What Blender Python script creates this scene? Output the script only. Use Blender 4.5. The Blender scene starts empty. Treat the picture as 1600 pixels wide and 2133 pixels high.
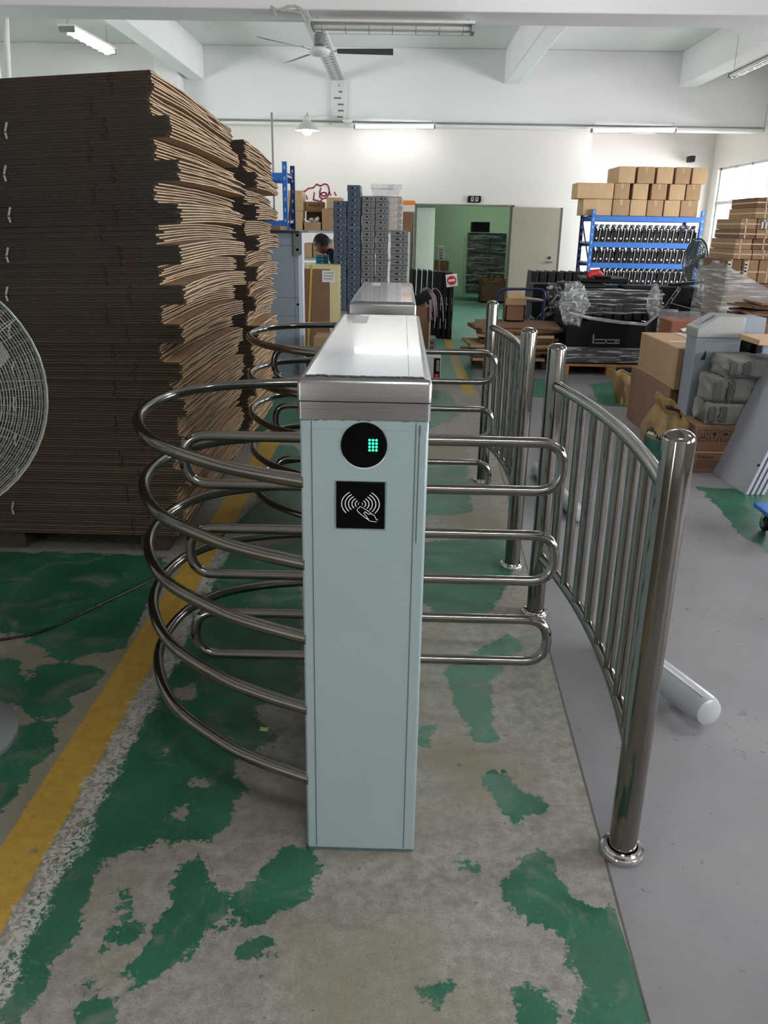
import bpy, math, random
import numpy as np
from mathutils import Vector, Matrix
random.seed(7)
RNG = np.random.default_rng(7)
C = bpy.context.scene.collection
SC = bpy.context.scene
R_ = math.radians

# ------------------------------------------------------------------ camera
F_PX, EYE = 1700.0, 1.6
def camera_axes():
    d = Vector((838-800, -(474-1066.5), -F_PX)).normalized()
    up = Vector((math.sin(R_(1.3)), math.cos(R_(1.3)), 0))
    up = (up - d*d.dot(up)).normalized()
    return [d.cross(up), d, up]
AX = camera_axes()
cd = bpy.data.cameras.new('camera'); cam = bpy.data.objects.new('camera', cd); C.objects.link(cam)
cd.sensor_fit = 'HORIZONTAL'; cd.sensor_width = 36; cd.lens = F_PX*36/1600; cd.clip_end = 200
m3 = Matrix((AX[0], AX[1], AX[2]))
cam.matrix_world = Matrix.Translation((0, 0, EYE)) @ m3.to_4x4()
SC.camera = cam
# where a pixel of the photograph lands in the room (used to measure positions)
def ray(x, y):
    c = Vector((x-800, -(y-1066.5), -F_PX)); return Vector([a.dot(c) for a in AX])
def at(x, y, Y):
    r = ray(x, y); t = Y/r.y; return Vector((r.x*t, Y, EYE+r.z*t))
def fl(x, y, z=0):
    r = ray(x, y); t = (z-EYE)/r.z; return Vector((r.x*t, r.y*t, z))
def atx(x, y, X):
    r = ray(x, y); t = X/r.x; return Vector((X, r.y*t, EYE+r.z*t))

# ------------------------------------------------------------------ view, world, daylight
SC.view_settings.view_transform = 'Standard'; SC.view_settings.look = 'None'
SC.view_settings.gamma = 1; SC.view_settings.use_curve_mapping = False
SC.view_settings.exposure = 0.0
SC.cycles.use_denoising = True
SC.cycles.max_bounces = 7; SC.cycles.diffuse_bounces = 4; SC.cycles.glossy_bounces = 4
SC.cycles.transparent_max_bounces = 12; SC.cycles.sample_clamp_indirect = 6
SC.cycles.caustics_reflective = False; SC.cycles.caustics_refractive = False
w = bpy.data.worlds.new('sky'); SC.world = w; w.use_nodes = True
bg = w.node_tree.nodes['Background']; bg.inputs[0].default_value = (0.95, 0.97, 1.0, 1); bg.inputs[1].default_value = 22.0
def portal(loc, rot, sx, sy):
    l = bpy.data.lights.new('window_portal', 'AREA'); l.shape = 'RECTANGLE'; l.size = sx; l.size_y = sy
    l.cycles.is_portal = True
    o = bpy.data.objects.new('window_portal', l); C.objects.link(o); o.location = loc; o.rotation_euler = rot
XR, XL, YB, YF, ZC = 7.0, -8.6, 17.95, -7.0, 4.84
# window openings: right wall (y0,y1,z0,z1); left wall; the open loading door behind the camera
WIN_R = [(-5.5, -1.5, 1.0, 2.95), (0.5, 4.8, 1.0, 2.95), (9.3, 13.3, 1.0, 2.95), (14.6, 19.8, 0.95, 2.97)]
WIN_L = [(10.0, 14.0, 1.0, 2.95)]
DOOR_F = (-6.4, -5.2, 0.0, 2.2)
for a, b, c, d in WIN_R: portal((XR+.12, (a+b)/2, (c+d)/2), (0, R_(90), 0), d-c, b-a)
for a, b, c, d in WIN_L: portal((XL-.12, (a+b)/2, (c+d)/2), (0, R_(-90), 0), d-c, b-a)
portal(((DOOR_F[0]+DOOR_F[1])/2, YF-.12, 1.1), (R_(90), 0, 0), 1.2, 2.2)

# ------------------------------------------------------------------ materials
def srgb(r, g, b):
    f = lambda v: (v/255/12.92) if v/255 <= .04045 else ((v/255+.055)/1.055)**2.4
    return (f(r), f(g), f(b), 1)
MATS = {}
def mat(name, col, rough=.6, metal=0., noise=0., scale=8., bump=0., bscale=60., stretch=None, spec=.5, coat=0., emit=0., alpha=1., rvar=0.):
    if name in MATS: return MATS[name]
    m = bpy.data.materials.new(name); m.use_nodes = True; MATS[name] = m
    nt = m.node_tree; N = nt.nodes; L = nt.links; b = N['Principled BSDF']
    c = srgb(*col) if max(col) > 1.001 else tuple(col)+(1,)
    b.inputs['Base Color'].default_value = c; b.inputs['Roughness'].default_value = rough
    b.inputs['Metallic'].default_value = metal; b.inputs['Specular IOR Level'].default_value = spec
    b.inputs['Coat Weight'].default_value = coat; b.inputs['Alpha'].default_value = alpha
    if emit: b.inputs['Emission Color'].default_value = c; b.inputs['Emission Strength'].default_value = emit
    if noise or bump or rvar:
        tc = N.new('ShaderNodeTexCoord'); mp = N.new('ShaderNodeMapping'); L.new(tc.outputs['Object'], mp.inputs[0])
        if stretch: mp.inputs['Scale'].default_value = stretch
    if noise or rvar:
        n = N.new('ShaderNodeTexNoise'); n.inputs['Scale'].default_value = scale; n.inputs['Detail'].default_value = 6
        L.new(mp.outputs[0], n.inputs['Vector'])
    if noise:
        r = N.new('ShaderNodeValToRGB'); L.new(n.outputs['Fac'], r.inputs[0])
        r.color_ramp.elements[0].position = .3; r.color_ramp.elements[1].position = .7
        r.color_ramp.elements[0].color = [v*(1-noise) for v in c[:3]]+[1]
        r.color_ramp.elements[1].color = [min(1, v*(1+noise*.6)) for v in c[:3]]+[1]
        L.new(r.outputs[0], b.inputs['Base Color'])
    if rvar:
        mr = N.new('ShaderNodeMapRange'); L.new(n.outputs['Fac'], mr.inputs[0])
        mr.inputs[3].default_value = max(.02, rough-rvar); mr.inputs[4].default_value = rough+rvar; L.new(mr.outputs[0], b.inputs['Roughness'])
    if bump:
        n2 = N.new('ShaderNodeTexNoise'); n2.inputs['Scale'].default_value = bscale; n2.inputs['Detail'].default_value = 3
        L.new(mp.outputs[0], n2.inputs['Vector'])
        bp = N.new('ShaderNodeBump'); bp.inputs['Strength'].default_value = bump; bp.inputs['Distance'].default_value = .01
        L.new(n2.outputs['Fac'], bp.inputs['Height']); L.new(bp.outputs[0], b.inputs['Normal'])
    return m
STEEL = mat('polished_steel', (.23, .22, .195), .09, 1., noise=.12, scale=6, stretch=(1, 1, .25), rvar=.05)
TUBE = mat('steel_tube', (.26, .25, .225), .13, 1., noise=.12, scale=5, rvar=.04)
BRUSH = mat('brushed_steel', (.34, .34, .335), .28, 1., noise=.1, scale=5, bump=.06, bscale=40, stretch=(.4, 4, 14))
CHROME = mat('chrome', (.55, .54, .52), .08, 1.)
FILM = mat('pale_blue_film', (140, 157, 158), .38, noise=.03, scale=3, coat=.2)
FILMTOP = mat('white_gloss_film', (216, 218, 226), .12, noise=.03, scale=4, bump=.05, bscale=6, coat=.5)
BLACK = mat('black_gloss', (3, 3, 4), .2, spec=.15)
BLACKM = mat('black_matt', (9, 9, 10), .5, noise=.3, scale=10, spec=.25)
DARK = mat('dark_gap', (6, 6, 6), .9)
LED = mat('green_led', (40, 255, 150), emit=2.2)
WHITEP = mat('white_print', (225, 225, 222), .5)
INK = mat('black_ink', (28, 24, 24), .7)
WALL = mat('white_wall_paint', (226, 219, 214), .85, noise=.04, scale=.5, bump=.05, bscale=30)
CEIL = mat('ceiling_paint', (236, 235, 234), .9, noise=.04, scale=.7)
GREENW = mat('green_wall_paint', (158, 186, 150), .8, noise=.08, scale=.8)
CARD = mat('cardboard', (166, 134, 100), .8, noise=.1, scale=5, bump=.03, bscale=20)
CARD2 = mat('cardboard_pale', (190, 158, 120), .8, noise=.1, scale=5)
CARD3 = mat('cardboard_brown', (128, 96, 72), .8, noise=.14, scale=4)
TAPE = mat('packing_tape', (196, 168, 118), .25, alpha=.85)
YTAPE = mat('yellow_strap', (205, 170, 70), .4)
PAPER = mat('white_paper', (222, 220, 216), .7)
BLUEP = mat('blue_rack_paint', (44, 112, 196), .4, noise=.12, scale=6)
BLUED = mat('dark_blue_paint', (20, 34, 92), .4)
BLUEL = mat('pale_blue_paint', (110, 160, 215), .4)
GREYM = mat('grey_steel_case', (128, 130, 132), .45, .5, noise=.12, scale=12)
GREYM2 = mat('blue_grey_steel_case', (84, 98, 118), .45, .5, noise=.14, scale=12)
LGREY = mat('light_grey_metal', (186, 188, 190), .4, .4)
WHITEM = mat('white_enamel', (222, 222, 220), .35)
GLOW = mat('lit_tube', (1, 1, 1), emit=9.); GLOW_ADDED = mat('added_lamp_glow', (1, 1, 1), emit=42.)  # the stronger glow is for unseen lamps added over the near bay
OFFT = mat('unlit_tube', (205, 208, 200), .3)
WOOD = mat('pallet_wood', (178, 132, 82), .75, noise=.3, scale=6, stretch=(1, 8, 8))
CABBLUE = mat('blue_grey_film', (136, 147, 158), .35, noise=.05, scale=2)
FOAM = mat('grey_foam_wrap', (132, 132, 126), .45, noise=.18, scale=9, bump=.5, bscale=14)
WHITEPANEL = mat('white_panel_film', (168, 172, 182), .22, noise=.05, scale=2)
PVC = mat('white_plastic_wrap', (166, 171, 172), .25, noise=.04, scale=3)
YSACK = mat('yellow_woven_sack', (142, 116, 70), .6, noise=.45, scale=7, bump=1., bscale=11)
TEALP = mat('teal_print', (28, 84, 78), .6)
RED = mat('red_paint', (200, 36, 42), .5)
REDW = mat('dark_red_wall_paint', (150, 30, 58), .7)
BEIGE = mat('beige_door_paint', (158, 148, 132), .5, noise=.04, scale=2)
SKIN = mat('skin', (150, 98, 78), .55)
HAIR = mat('black_hair', (16, 14, 15), .5, noise=.3, scale=40)
CLOTH = mat('black_cloth', (24, 25, 30), .85)
ORANGE = mat('orange_print', (226, 140, 40), .6)
CABLE = mat('black_rubber', (14, 15, 15), .45)
FANW = mat('fan_guard_wire', (150, 158, 154), .35, .7)
FANB = mat('grey_cast_iron', (112, 116, 114), .45, noise=.1, scale=9)
TEALB = mat('teal_plastic', (40, 128, 160), .5)
CREAM = mat('cream_tape', (214, 200, 150), .3)

def film_mat(name, dens, sc, col=(.85, .87, .88)):
    m = bpy.data.materials.new(name); m.use_nodes = True; nt = m.node_tree; N = nt.nodes; L = nt.links
    for n in list(N): N.remove(n)
    out = N.new('ShaderNodeOutputMaterial'); mix = N.new('ShaderNodeMixShader'); tr = N.new('ShaderNodeBsdfTransparent')
    pr = N.new('ShaderNodeBsdfPrincipled'); pr.inputs['Base Color'].default_value = (*col, 1); pr.inputs['Roughness'].default_value = .18
    tc = N.new('ShaderNodeTexCoord'); mp = N.new('ShaderNodeMapping'); mp.inputs['Scale'].default_value = sc; mp.inputs['Rotation'].default_value = (.2, .35, .15)
    n = N.new('ShaderNodeTexNoise'); n.inputs['Scale'].default_value = 4; n.inputs['Detail'].default_value = 9; n.inputs['Roughness'].default_value = .68; n.inputs['Distortion'].default_value = .5
    r = N.new('ShaderNodeValToRGB'); r.color_ramp.elements[0].position = .52; r.color_ramp.elements[1].position = .60
    r.color_ramp.elements[0].color = (dens, dens, dens, 1); r.color_ramp.elements[1].color = (min(1, dens+.7),)*3+(1,)  # opaque pale streaks paint highlights into the film
    bp = N.new('ShaderNodeBump'); bp.inputs['Strength'].default_value = .9; bp.inputs['Distance'].default_value = .03
    L.new(tc.outputs['Object'], mp.inputs[0]); L.new(mp.outputs[0], n.inputs['Vector']); L.new(n.outputs['Fac'], r.inputs[0])
    L.new(n.outputs['Fac'], bp.inputs['Height']); L.new(bp.outputs[0], pr.inputs['Normal'])
    L.new(r.outputs[0], mix.inputs[0]); L.new(tr.outputs[0], mix.inputs[1]); L.new(pr.outputs[0], mix.inputs[2]); L.new(mix.outputs[0], out.inputs[0])
    MATS[name] = m; return m
WRAP = film_mat('stretch_wrap', .07, (.6, .6, 9))
WRAPD = film_mat('dense_stretch_wrap', .34, (.6, .6, 9))
WRAPM = film_mat('crumpled_film', .22, (5, 5, 5))
def glass_mat():
    m = bpy.data.materials.new('window_glass'); m.use_nodes = True; N = m.node_tree.nodes; L = m.node_tree.links
    for n in list(N): N.remove(n)
    out = N.new('ShaderNodeOutputMaterial'); mix = N.new('ShaderNodeMixShader'); tr = N.new('ShaderNodeBsdfTransparent'); gl = N.new('ShaderNodeBsdfGlossy'); gl.inputs['Roughness'].default_value = .03
    mix.inputs[0].default_value = .06; L.new(tr.outputs[0], mix.inputs[1]); L.new(gl.outputs[0], mix.inputs[2]); L.new(mix.outputs[0], out.inputs[0]); return m
GLASS = glass_mat()
CLEARP = film_mat('clear_plastic', .35, (3, 3, 3))

def flute_mat():
    # cut edges of corrugated board: wavy flute, shade of hollows and front coloured in
    m = mat('shaded_corrugated_edge', (90, 76, 62), .9); nt = m.node_tree; N = nt.nodes; L = nt.links; b = N['Principled BSDF']
    tc = N.new('ShaderNodeTexCoord'); wv = N.new('ShaderNodeTexWave'); wv.inputs['Scale'].default_value = 55; wv.inputs['Distortion'].default_value = 1.5
    wv.inputs['Detail'].default_value = 1; mp = N.new('ShaderNodeMapping'); mp.inputs['Rotation'].default_value = (0, .9, 0)
    L.new(tc.outputs['Object'], mp.inputs[0]); L.new(mp.outputs[0], wv.inputs['Vector'])
    n = N.new('ShaderNodeTexNoise'); n.inputs['Scale'].default_value = 2.5; L.new(tc.outputs['Object'], n.inputs['Vector'])
    mx = N.new('ShaderNodeMix'); mx.data_type = 'RGBA'; L.new(wv.outputs['Fac'], mx.inputs[0])
    mx.inputs[6].default_value = srgb(34, 28, 22); mx.inputs[7].default_value = srgb(72, 61, 49)
    m2 = N.new('ShaderNodeMix'); m2.data_type = 'RGBA'; m2.blend_type = 'MULTIPLY'; m2.inputs[0].default_value = .5
    L.new(mx.outputs[2], m2.inputs[6]); L.new(n.outputs['Color'], m2.inputs[7]); L.new(m2.outputs[2], b.inputs['Base Color'])
    return m
FLUTE = flute_mat()
EDGE = mat('board_side_edge', (184, 156, 122), .85, noise=.22, scale=14, stretch=(1, .6, 6))

# ------------------------------------------------------------------ mesh building
class MB:
    def __init__(s): s.v = []; s.f = []; s.mi = []; s.k = 0
    def add(s, vs, fs, mi=None):
        o = len(s.v); s.v += [tuple(v) for v in vs]; s.f += [tuple(o+i for i in f) for f in fs]; s.mi += [s.k if mi is None else mi]*len(fs); return s
    def hexa(s, p):  # 8 corners: bottom 4 ccw, top 4 ccw
        return s.add(p, [(3, 2, 1, 0), (4, 5, 6, 7), (0, 1, 5, 4), (1, 2, 6, 5), (2, 3, 7, 6), (3, 0, 4, 7)])
    def box(s, x0, x1, y0, y1, z0, z1, M=None):
        p = [(x0, y0, z0), (x1, y0, z0), (x1, y1, z0), (x0, y1, z0), (x0, y0, z1), (x1, y0, z1), (x1, y1, z1), (x0, y1, z1)]
        if M is not None: p = [M @ Vector(q) for q in p]
        return s.hexa(p)
    def tube(s, pts, r, n=10, closed=False, caps=True):
        pts = [Vector(p) for p in pts]; m = len(pts); rs = r if isinstance(r, (list, tuple)) else [r]*m
        vs = []; prev = None
        for i, p in enumerate(pts):
            if closed: t = pts[(i+1) % m]-pts[i-1]
            else: t = pts[min(i+1, m-1)]-pts[max(i-1, 0)]
            t.normalize()
            if prev is None: a = t.orthogonal().normalized()
            else: a = (prev-t*prev.dot(t)).normalized()
            prev = a; b = t.cross(a)
            for k in range(n):
                q = 2*math.pi*k/n; vs.append(p+(a*math.cos(q)+b*math.sin(q))*rs[i])
        fs = []
        for i in range(m if closed else m-1):
            j = (i+1) % m
            for k in range(n): fs.append((i*n+k, i*n+(k+1) % n, j*n+(k+1) % n, j*n+k))
        if caps and not closed: fs.append(tuple(range(n-1, -1, -1))); fs.append(tuple((m-1)*n+k for k in range(n)))
        return s.add(vs, fs)
    def lathe(s, prof, c=(0, 0, 0), n=24, M=None, caps=True):
        vs = []
        for r, z in prof:
            for k in range(n):
                q = 2*math.pi*k/n; v = Vector((r*math.cos(q), r*math.sin(q), z))
                if M is not None: v = M @ v
                vs.append(v+Vector(c))
        fs = []; m = len(prof)
        for i in range(m-1):
            for k in range(n): fs.append((i*n+k, i*n+(k+1) % n, (i+1)*n+(k+1) % n, (i+1)*n+k))
        if caps: fs.append(tuple(range(n-1, -1, -1))); fs.append(tuple((m-1)*n+k for k in range(n)))
        return s.add(vs, fs)
    def prism(s, poly, y0, y1, axis='y'):  # poly in (x,z) extruded along y ; axis 'x': (y,z) along x ; 'z': (x,y) along z
        P = {'y': lambda a, b, t: (a, t, b), 'x': lambda a, b, t: (t, a, b), 'z': lambda a, b, t: (a, b, t)}[axis]
        n = len(poly); vs = [P(a, b, y0) for a, b in poly]+[P(a, b, y1) for a, b in poly]
        fs = [tuple(range(n-1, -1, -1)), tuple(range(n, 2*n))]+[(i, (i+1) % n, n+(i+1) % n, n+i) for i in range(n)]
        return s.add(vs, fs)
    def strip(s, pts, wdt, y0, y1):  # flat line drawing in the xz plane, thickness along y
        for a, b in zip(pts[:-1], pts[1:]):
            d = Vector((b[0]-a[0], b[1]-a[1])); 
            if d.length < 1e-6: continue
            d.normalize(); n = Vector((-d.y, d.x))*wdt/2; e = d*wdt*.3
            q = [(a[0]-e.x-n.x, a[1]-e.y-n.y), (b[0]+e.x-n.x, b[1]+e.y-n.y), (b[0]+e.x+n.x, b[1]+e.y+n.y), (a[0]-e.x+n.x, a[1]-e.y+n.y)]
            s.prism(q, y0, y1)
        return s
def rounded_slab(x0, x1, y0, y1, layers, rc=.008, n=4):
    # rounded-corner slab; layers = (inset, z) from bottom to top
    mb = MB(); rings = []
    for ins, z in layers:
        a, b, c, d = x0+ins, x1-ins, y0+ins, y1-ins; ring = []
        for cx, cy, q0 in ((b-rc, d-rc, 0), (a+rc, d-rc, 90), (a+rc, c+rc, 180), (b-rc, c+rc, 270)):
            for k in range(n+1): q = R_(q0+90*k/n); ring.append((cx+rc*math.cos(q), cy+rc*math.sin(q), z))
        rings.append(ring)
    m = len(rings[0]); vs = [v for r in rings for v in r]
    fs = [(i*m+k, i*m+(k+1) % m, (i+1)*m+(k+1) % m, (i+1)*m+k) for i in range(len(rings)-1) for k in range(m)]+[tuple(range(m-1, -1, -1)), tuple((len(rings)-1)*m+k for k in range(m))]
    return mb.add(vs, fs)
def wloc(o):
    p = Vector((0, 0, 0))
    while o: p += o.location; o = o.parent
    return p
def link(name, mb, mats, parent=None, world=True, origin=None, smooth=True, bevel=0., ang=35):
    me = bpy.data.meshes.new(name)
    off = wloc(parent) if (parent is not None and world) else Vector(origin) if origin is not None else Vector((0, 0, 0))
    me.from_pydata([(v[0]-off.x, v[1]-off.y, v[2]-off.z) for v in mb.v], [], mb.f)
    for m in (mats if isinstance(mats, (list, tuple)) else [mats]): me.materials.append(m)
    if any(mb.mi): me.polygons.foreach_set('material_index', mb.mi)
    me.update()
    import bmesh
    bm = bmesh.new(); bm.from_mesh(me); bmesh.ops.recalc_face_normals(bm, faces=bm.faces); bm.to_mesh(me); bm.free()
    if smooth: me.shade_smooth(); me.set_sharp_from_angle(angle=R_(ang))
    o = bpy.data.objects.new(name, me); C.objects.link(o)
    if parent is not None: o.parent = parent
    elif origin is not None: o.location = origin
    if bevel:
        b = o.modifiers.new('bevel', 'BEVEL'); b.width = bevel; b.segments = 2; b.limit_method = 'ANGLE'; b.angle_limit = R_(40); b.harden_normals = False
    return o
def tag(o, label, cat, group=None, kind=None):
    o['label'] = label; o['category'] = cat
    if group: o['group'] = group
    if kind: o['kind'] = kind
    return o
def T(name, label, cat, loc=(0, 0, 0), group=None, rz=0):
    o = bpy.data.objects.new(name, None); C.objects.link(o); o.location = loc; o.rotation_euler.z = rz; o.empty_display_size = .1
    return tag(o, label, cat, group)
def struct(name, mb, m, **k):
    o = link(name, mb, m, **k); 
    if k.get('parent') is None: o['kind'] = 'structure'
    return o
def solo(name, label, cat, mb, m, origin, group=None, **k):
    return tag(link(name, mb, m, origin=origin, **k), label, cat, group)
def dup(o, loc=None, label=None, group=None, parent=None):
    c = o.copy(); C.objects.link(c)
    if parent is not None: c.parent = parent
    if loc is not None: c.location = loc
    if label: c['label'] = label
    if group: c['group'] = group
    for ch in [x for x in C.objects if x.parent == o]: dup(ch, parent=c)
    return c
def ordinal(i): return ['first', 'second', 'third', 'fourth', 'fifth', 'sixth', 'seventh', 'eighth', 'ninth', 'tenth', 'eleventh', 'twelfth', 'thirteenth', 'fourteenth', 'fifteenth', 'sixteenth', 'seventeenth', 'eighteenth', 'nineteenth', 'twentieth', 'twenty-first', 'twenty-second'][i]
def text_mb(txt, size, M):  # flat lettering turned into mesh
    cu = bpy.data.curves.new('t', 'FONT'); cu.body = txt; cu.size = size; cu.extrude = .0006; cu.resolution_u = 2
    o = bpy.data.objects.new('t', cu); C.objects.link(o); dg = bpy.context.evaluated_depsgraph_get(); e = o.evaluated_get(dg); me = e.to_mesh()
    mb = MB(); mb.add([M @ v.co for v in me.vertices], [tuple(p.vertices) for p in me.polygons]); e.to_mesh_clear()
    bpy.data.objects.remove(o); bpy.data.curves.remove(cu); return mb
FRONT = Matrix.Rotation(R_(90), 4, 'X')  # text facing -Y
# ------------------------------------------------------------------ floor
def poly_sd(X, Y, poly):
    # signed distance, positive inside
    P = np.array(poly, float); n = len(P); d = np.full(X.shape, 1e9); ins = np.zeros(X.shape, bool)
    for i in range(n):
        a = P[i]; b = P[(i+1) % n]; e = b-a; L2 = max(e@e, 1e-9)
        t = np.clip(((X-a[0])*e[0]+(Y-a[1])*e[1])/L2, 0, 1)
        d = np.minimum(d, np.hypot(X-a[0]-t*e[0], Y-a[1]-t*e[1]))
        c = ((a[1] > Y) != (b[1] > Y)) & (X < (b[0]-a[0])*(Y-a[1])/(b[1]-a[1]+1e-12)+a[0]); ins ^= c
    return np.where(ins, d, -d)
def px(poly, s=1, ox=0, oy=0): return [tuple(fl(x/s+ox, y/s+oy)[:2]) for x, y in poly]
GREEN = [
    px([(-250, 1150), (120, 1150), (345, 1160), (340, 1190), (300, 1270), (255, 1350), (170, 1368), (100, 1372), (60, 1320), (-250, 1310)]),
    px([(-250, 1372), (30, 1374), (60, 1410), (80, 1385), (200, 1385), (210, 1420), (190, 1440), (150, 1445), (158, 1475), (110, 1497), (60, 1490), (50, 1475), (-20, 1450), (-250, 1450)]),
    px([(-250, 1520), (60, 1520), (90, 1505), (118, 1540), (105, 1570), (60, 1600), (30, 1650), (-5, 1700), (-250, 1900)]),
    px([(950, 100), (1290, 60), (1290, 700), (1180, 740), (1090, 790), (1100, 840), (1180, 900), (1110, 960), (980, 1000), (1000, 1070), (1090, 1130), (980, 1180), (970, 1280), (900, 1320), (700, 1350), (560, 1400), (470, 1420), (380, 1500), (360, 1600), (300, 1750), (200, 1850), (190, 1980), (100, 2060), (120, 2200), (0, 2200), (-60, 2000), (20, 1900), (170, 1600), (330, 1320), (500, 1050), (620, 800), (700, 690), (800, 480), (880, 250)], 2.066, 0, 1100),
    px([(740, 1490), (860, 1390), (900, 1450), (880, 1540), (980, 1620), (960, 1700), (850, 1760), (820, 1850), (700, 1900), (640, 1960), (560, 1990), (530, 1900), (640, 1800), (680, 1680), (770, 1620)], 2.066, 0, 1100),
    px([(430, 1790), (520, 1570), (570, 1590), (580, 1680), (640, 1750), (600, 1780), (440, 1800)], 2.066, 0, 1100),
    px([(320, 2180), (340, 2000), (420, 1850), (400, 1950), (430, 2020), (500, 2080), (450, 2180)], 2.066, 0, 1100),
    px([(1000, 1640), (1100, 1500), (1230, 1370), (1322, 1380), (1345, 1500), (1300, 1600), (1180, 1680), (1060, 1720)], 2.066, 0, 1100),
    px([(1010, 1810), (1100, 1760), (1200, 1770), (1150, 1830), (1080, 1865), (1030, 1850)], 2.066, 0, 1100),
    px([(680, 190), (740, 165), (800, 240), (870, 240), (920, 270), (880, 290), (830, 290), (800, 340), (770, 320), (740, 250)], 1.538, 560, 1500),
    px([(570, 420), (620, 430), (670, 490), (600, 460)], 1.538, 560, 1500),
    px([(730, 530), (790, 490), (850, 425), (890, 440), (960, 540), (1030, 600), (1100, 575), (1300, 974), (1250, 1100), (1010, 1100), (1000, 880), (950, 700), (850, 650), (820, 610), (760, 570)], 1.538, 560, 1500),
    px([(775, 860), (850, 850), (880, 870), (930, 1000), (800, 1000), (770, 910)], 1.538, 560, 1500),
    px([(500, 840), (580, 840), (585, 900), (540, 920), (495, 890)], 1.538, 560, 1500),
    px([(930, 1395), (1060, 1320), (1085, 1345), (1020, 1420), (1030, 1540), (990, 1545), (945, 1460)]),
    px([(850, 1130), (1050, 1120), (1065, 1200), (1010, 1290), (940, 1290), (850, 1240)]),
    px([(868, 1522), (912, 1515), (890, 1552), (868, 1548)]),
    px([(545, 925), (620, 930), (700, 1100), (480, 1110), (540, 1040)]),
    [(-.5, 4.4), (.45, 4.6), (.5, 5.6), (-.5, 5.8)], [(-1.5, 6.3), (.0, 6.2), (.6, 7.4), (.5, 8.5), (-1.5, 8.3)],
    [(-8, 9.1), (.86, 9.2), (1.05, 12), (1.9, 13.2), (3.4, 13.4), (6.4, 15), (6.4, 23), (-8, 23)],
    px([(1230, 800), (1300, 790), (1330, 850), (1250, 845)]), px([(1455, 1015), (1600, 1020), (1700, 1150), (1600, 1150), (1540, 1110), (1500, 1060)]),
    [(-8, 4.6), (-1.2, 4.6), (-1.2, 9), (-8, 9)], [(1.2, 8.2), (1.8, 8.2), (1.9, 9.3), (1.2, 9.3)],
]
YELLOW = [[(-1.03, -7), (-.915, -7), (-.915, 6.4), (-1.06, 6.4)], [(.66, 8.3), (.80, 8.3), (.77, 13.8), (.68, 13.8)]]
WORN = [[(-.89, 1.0), (-.845, 1.0), (-.855, 3.0), (-.88, 4.2), (-.905, 4.2)]]
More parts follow.
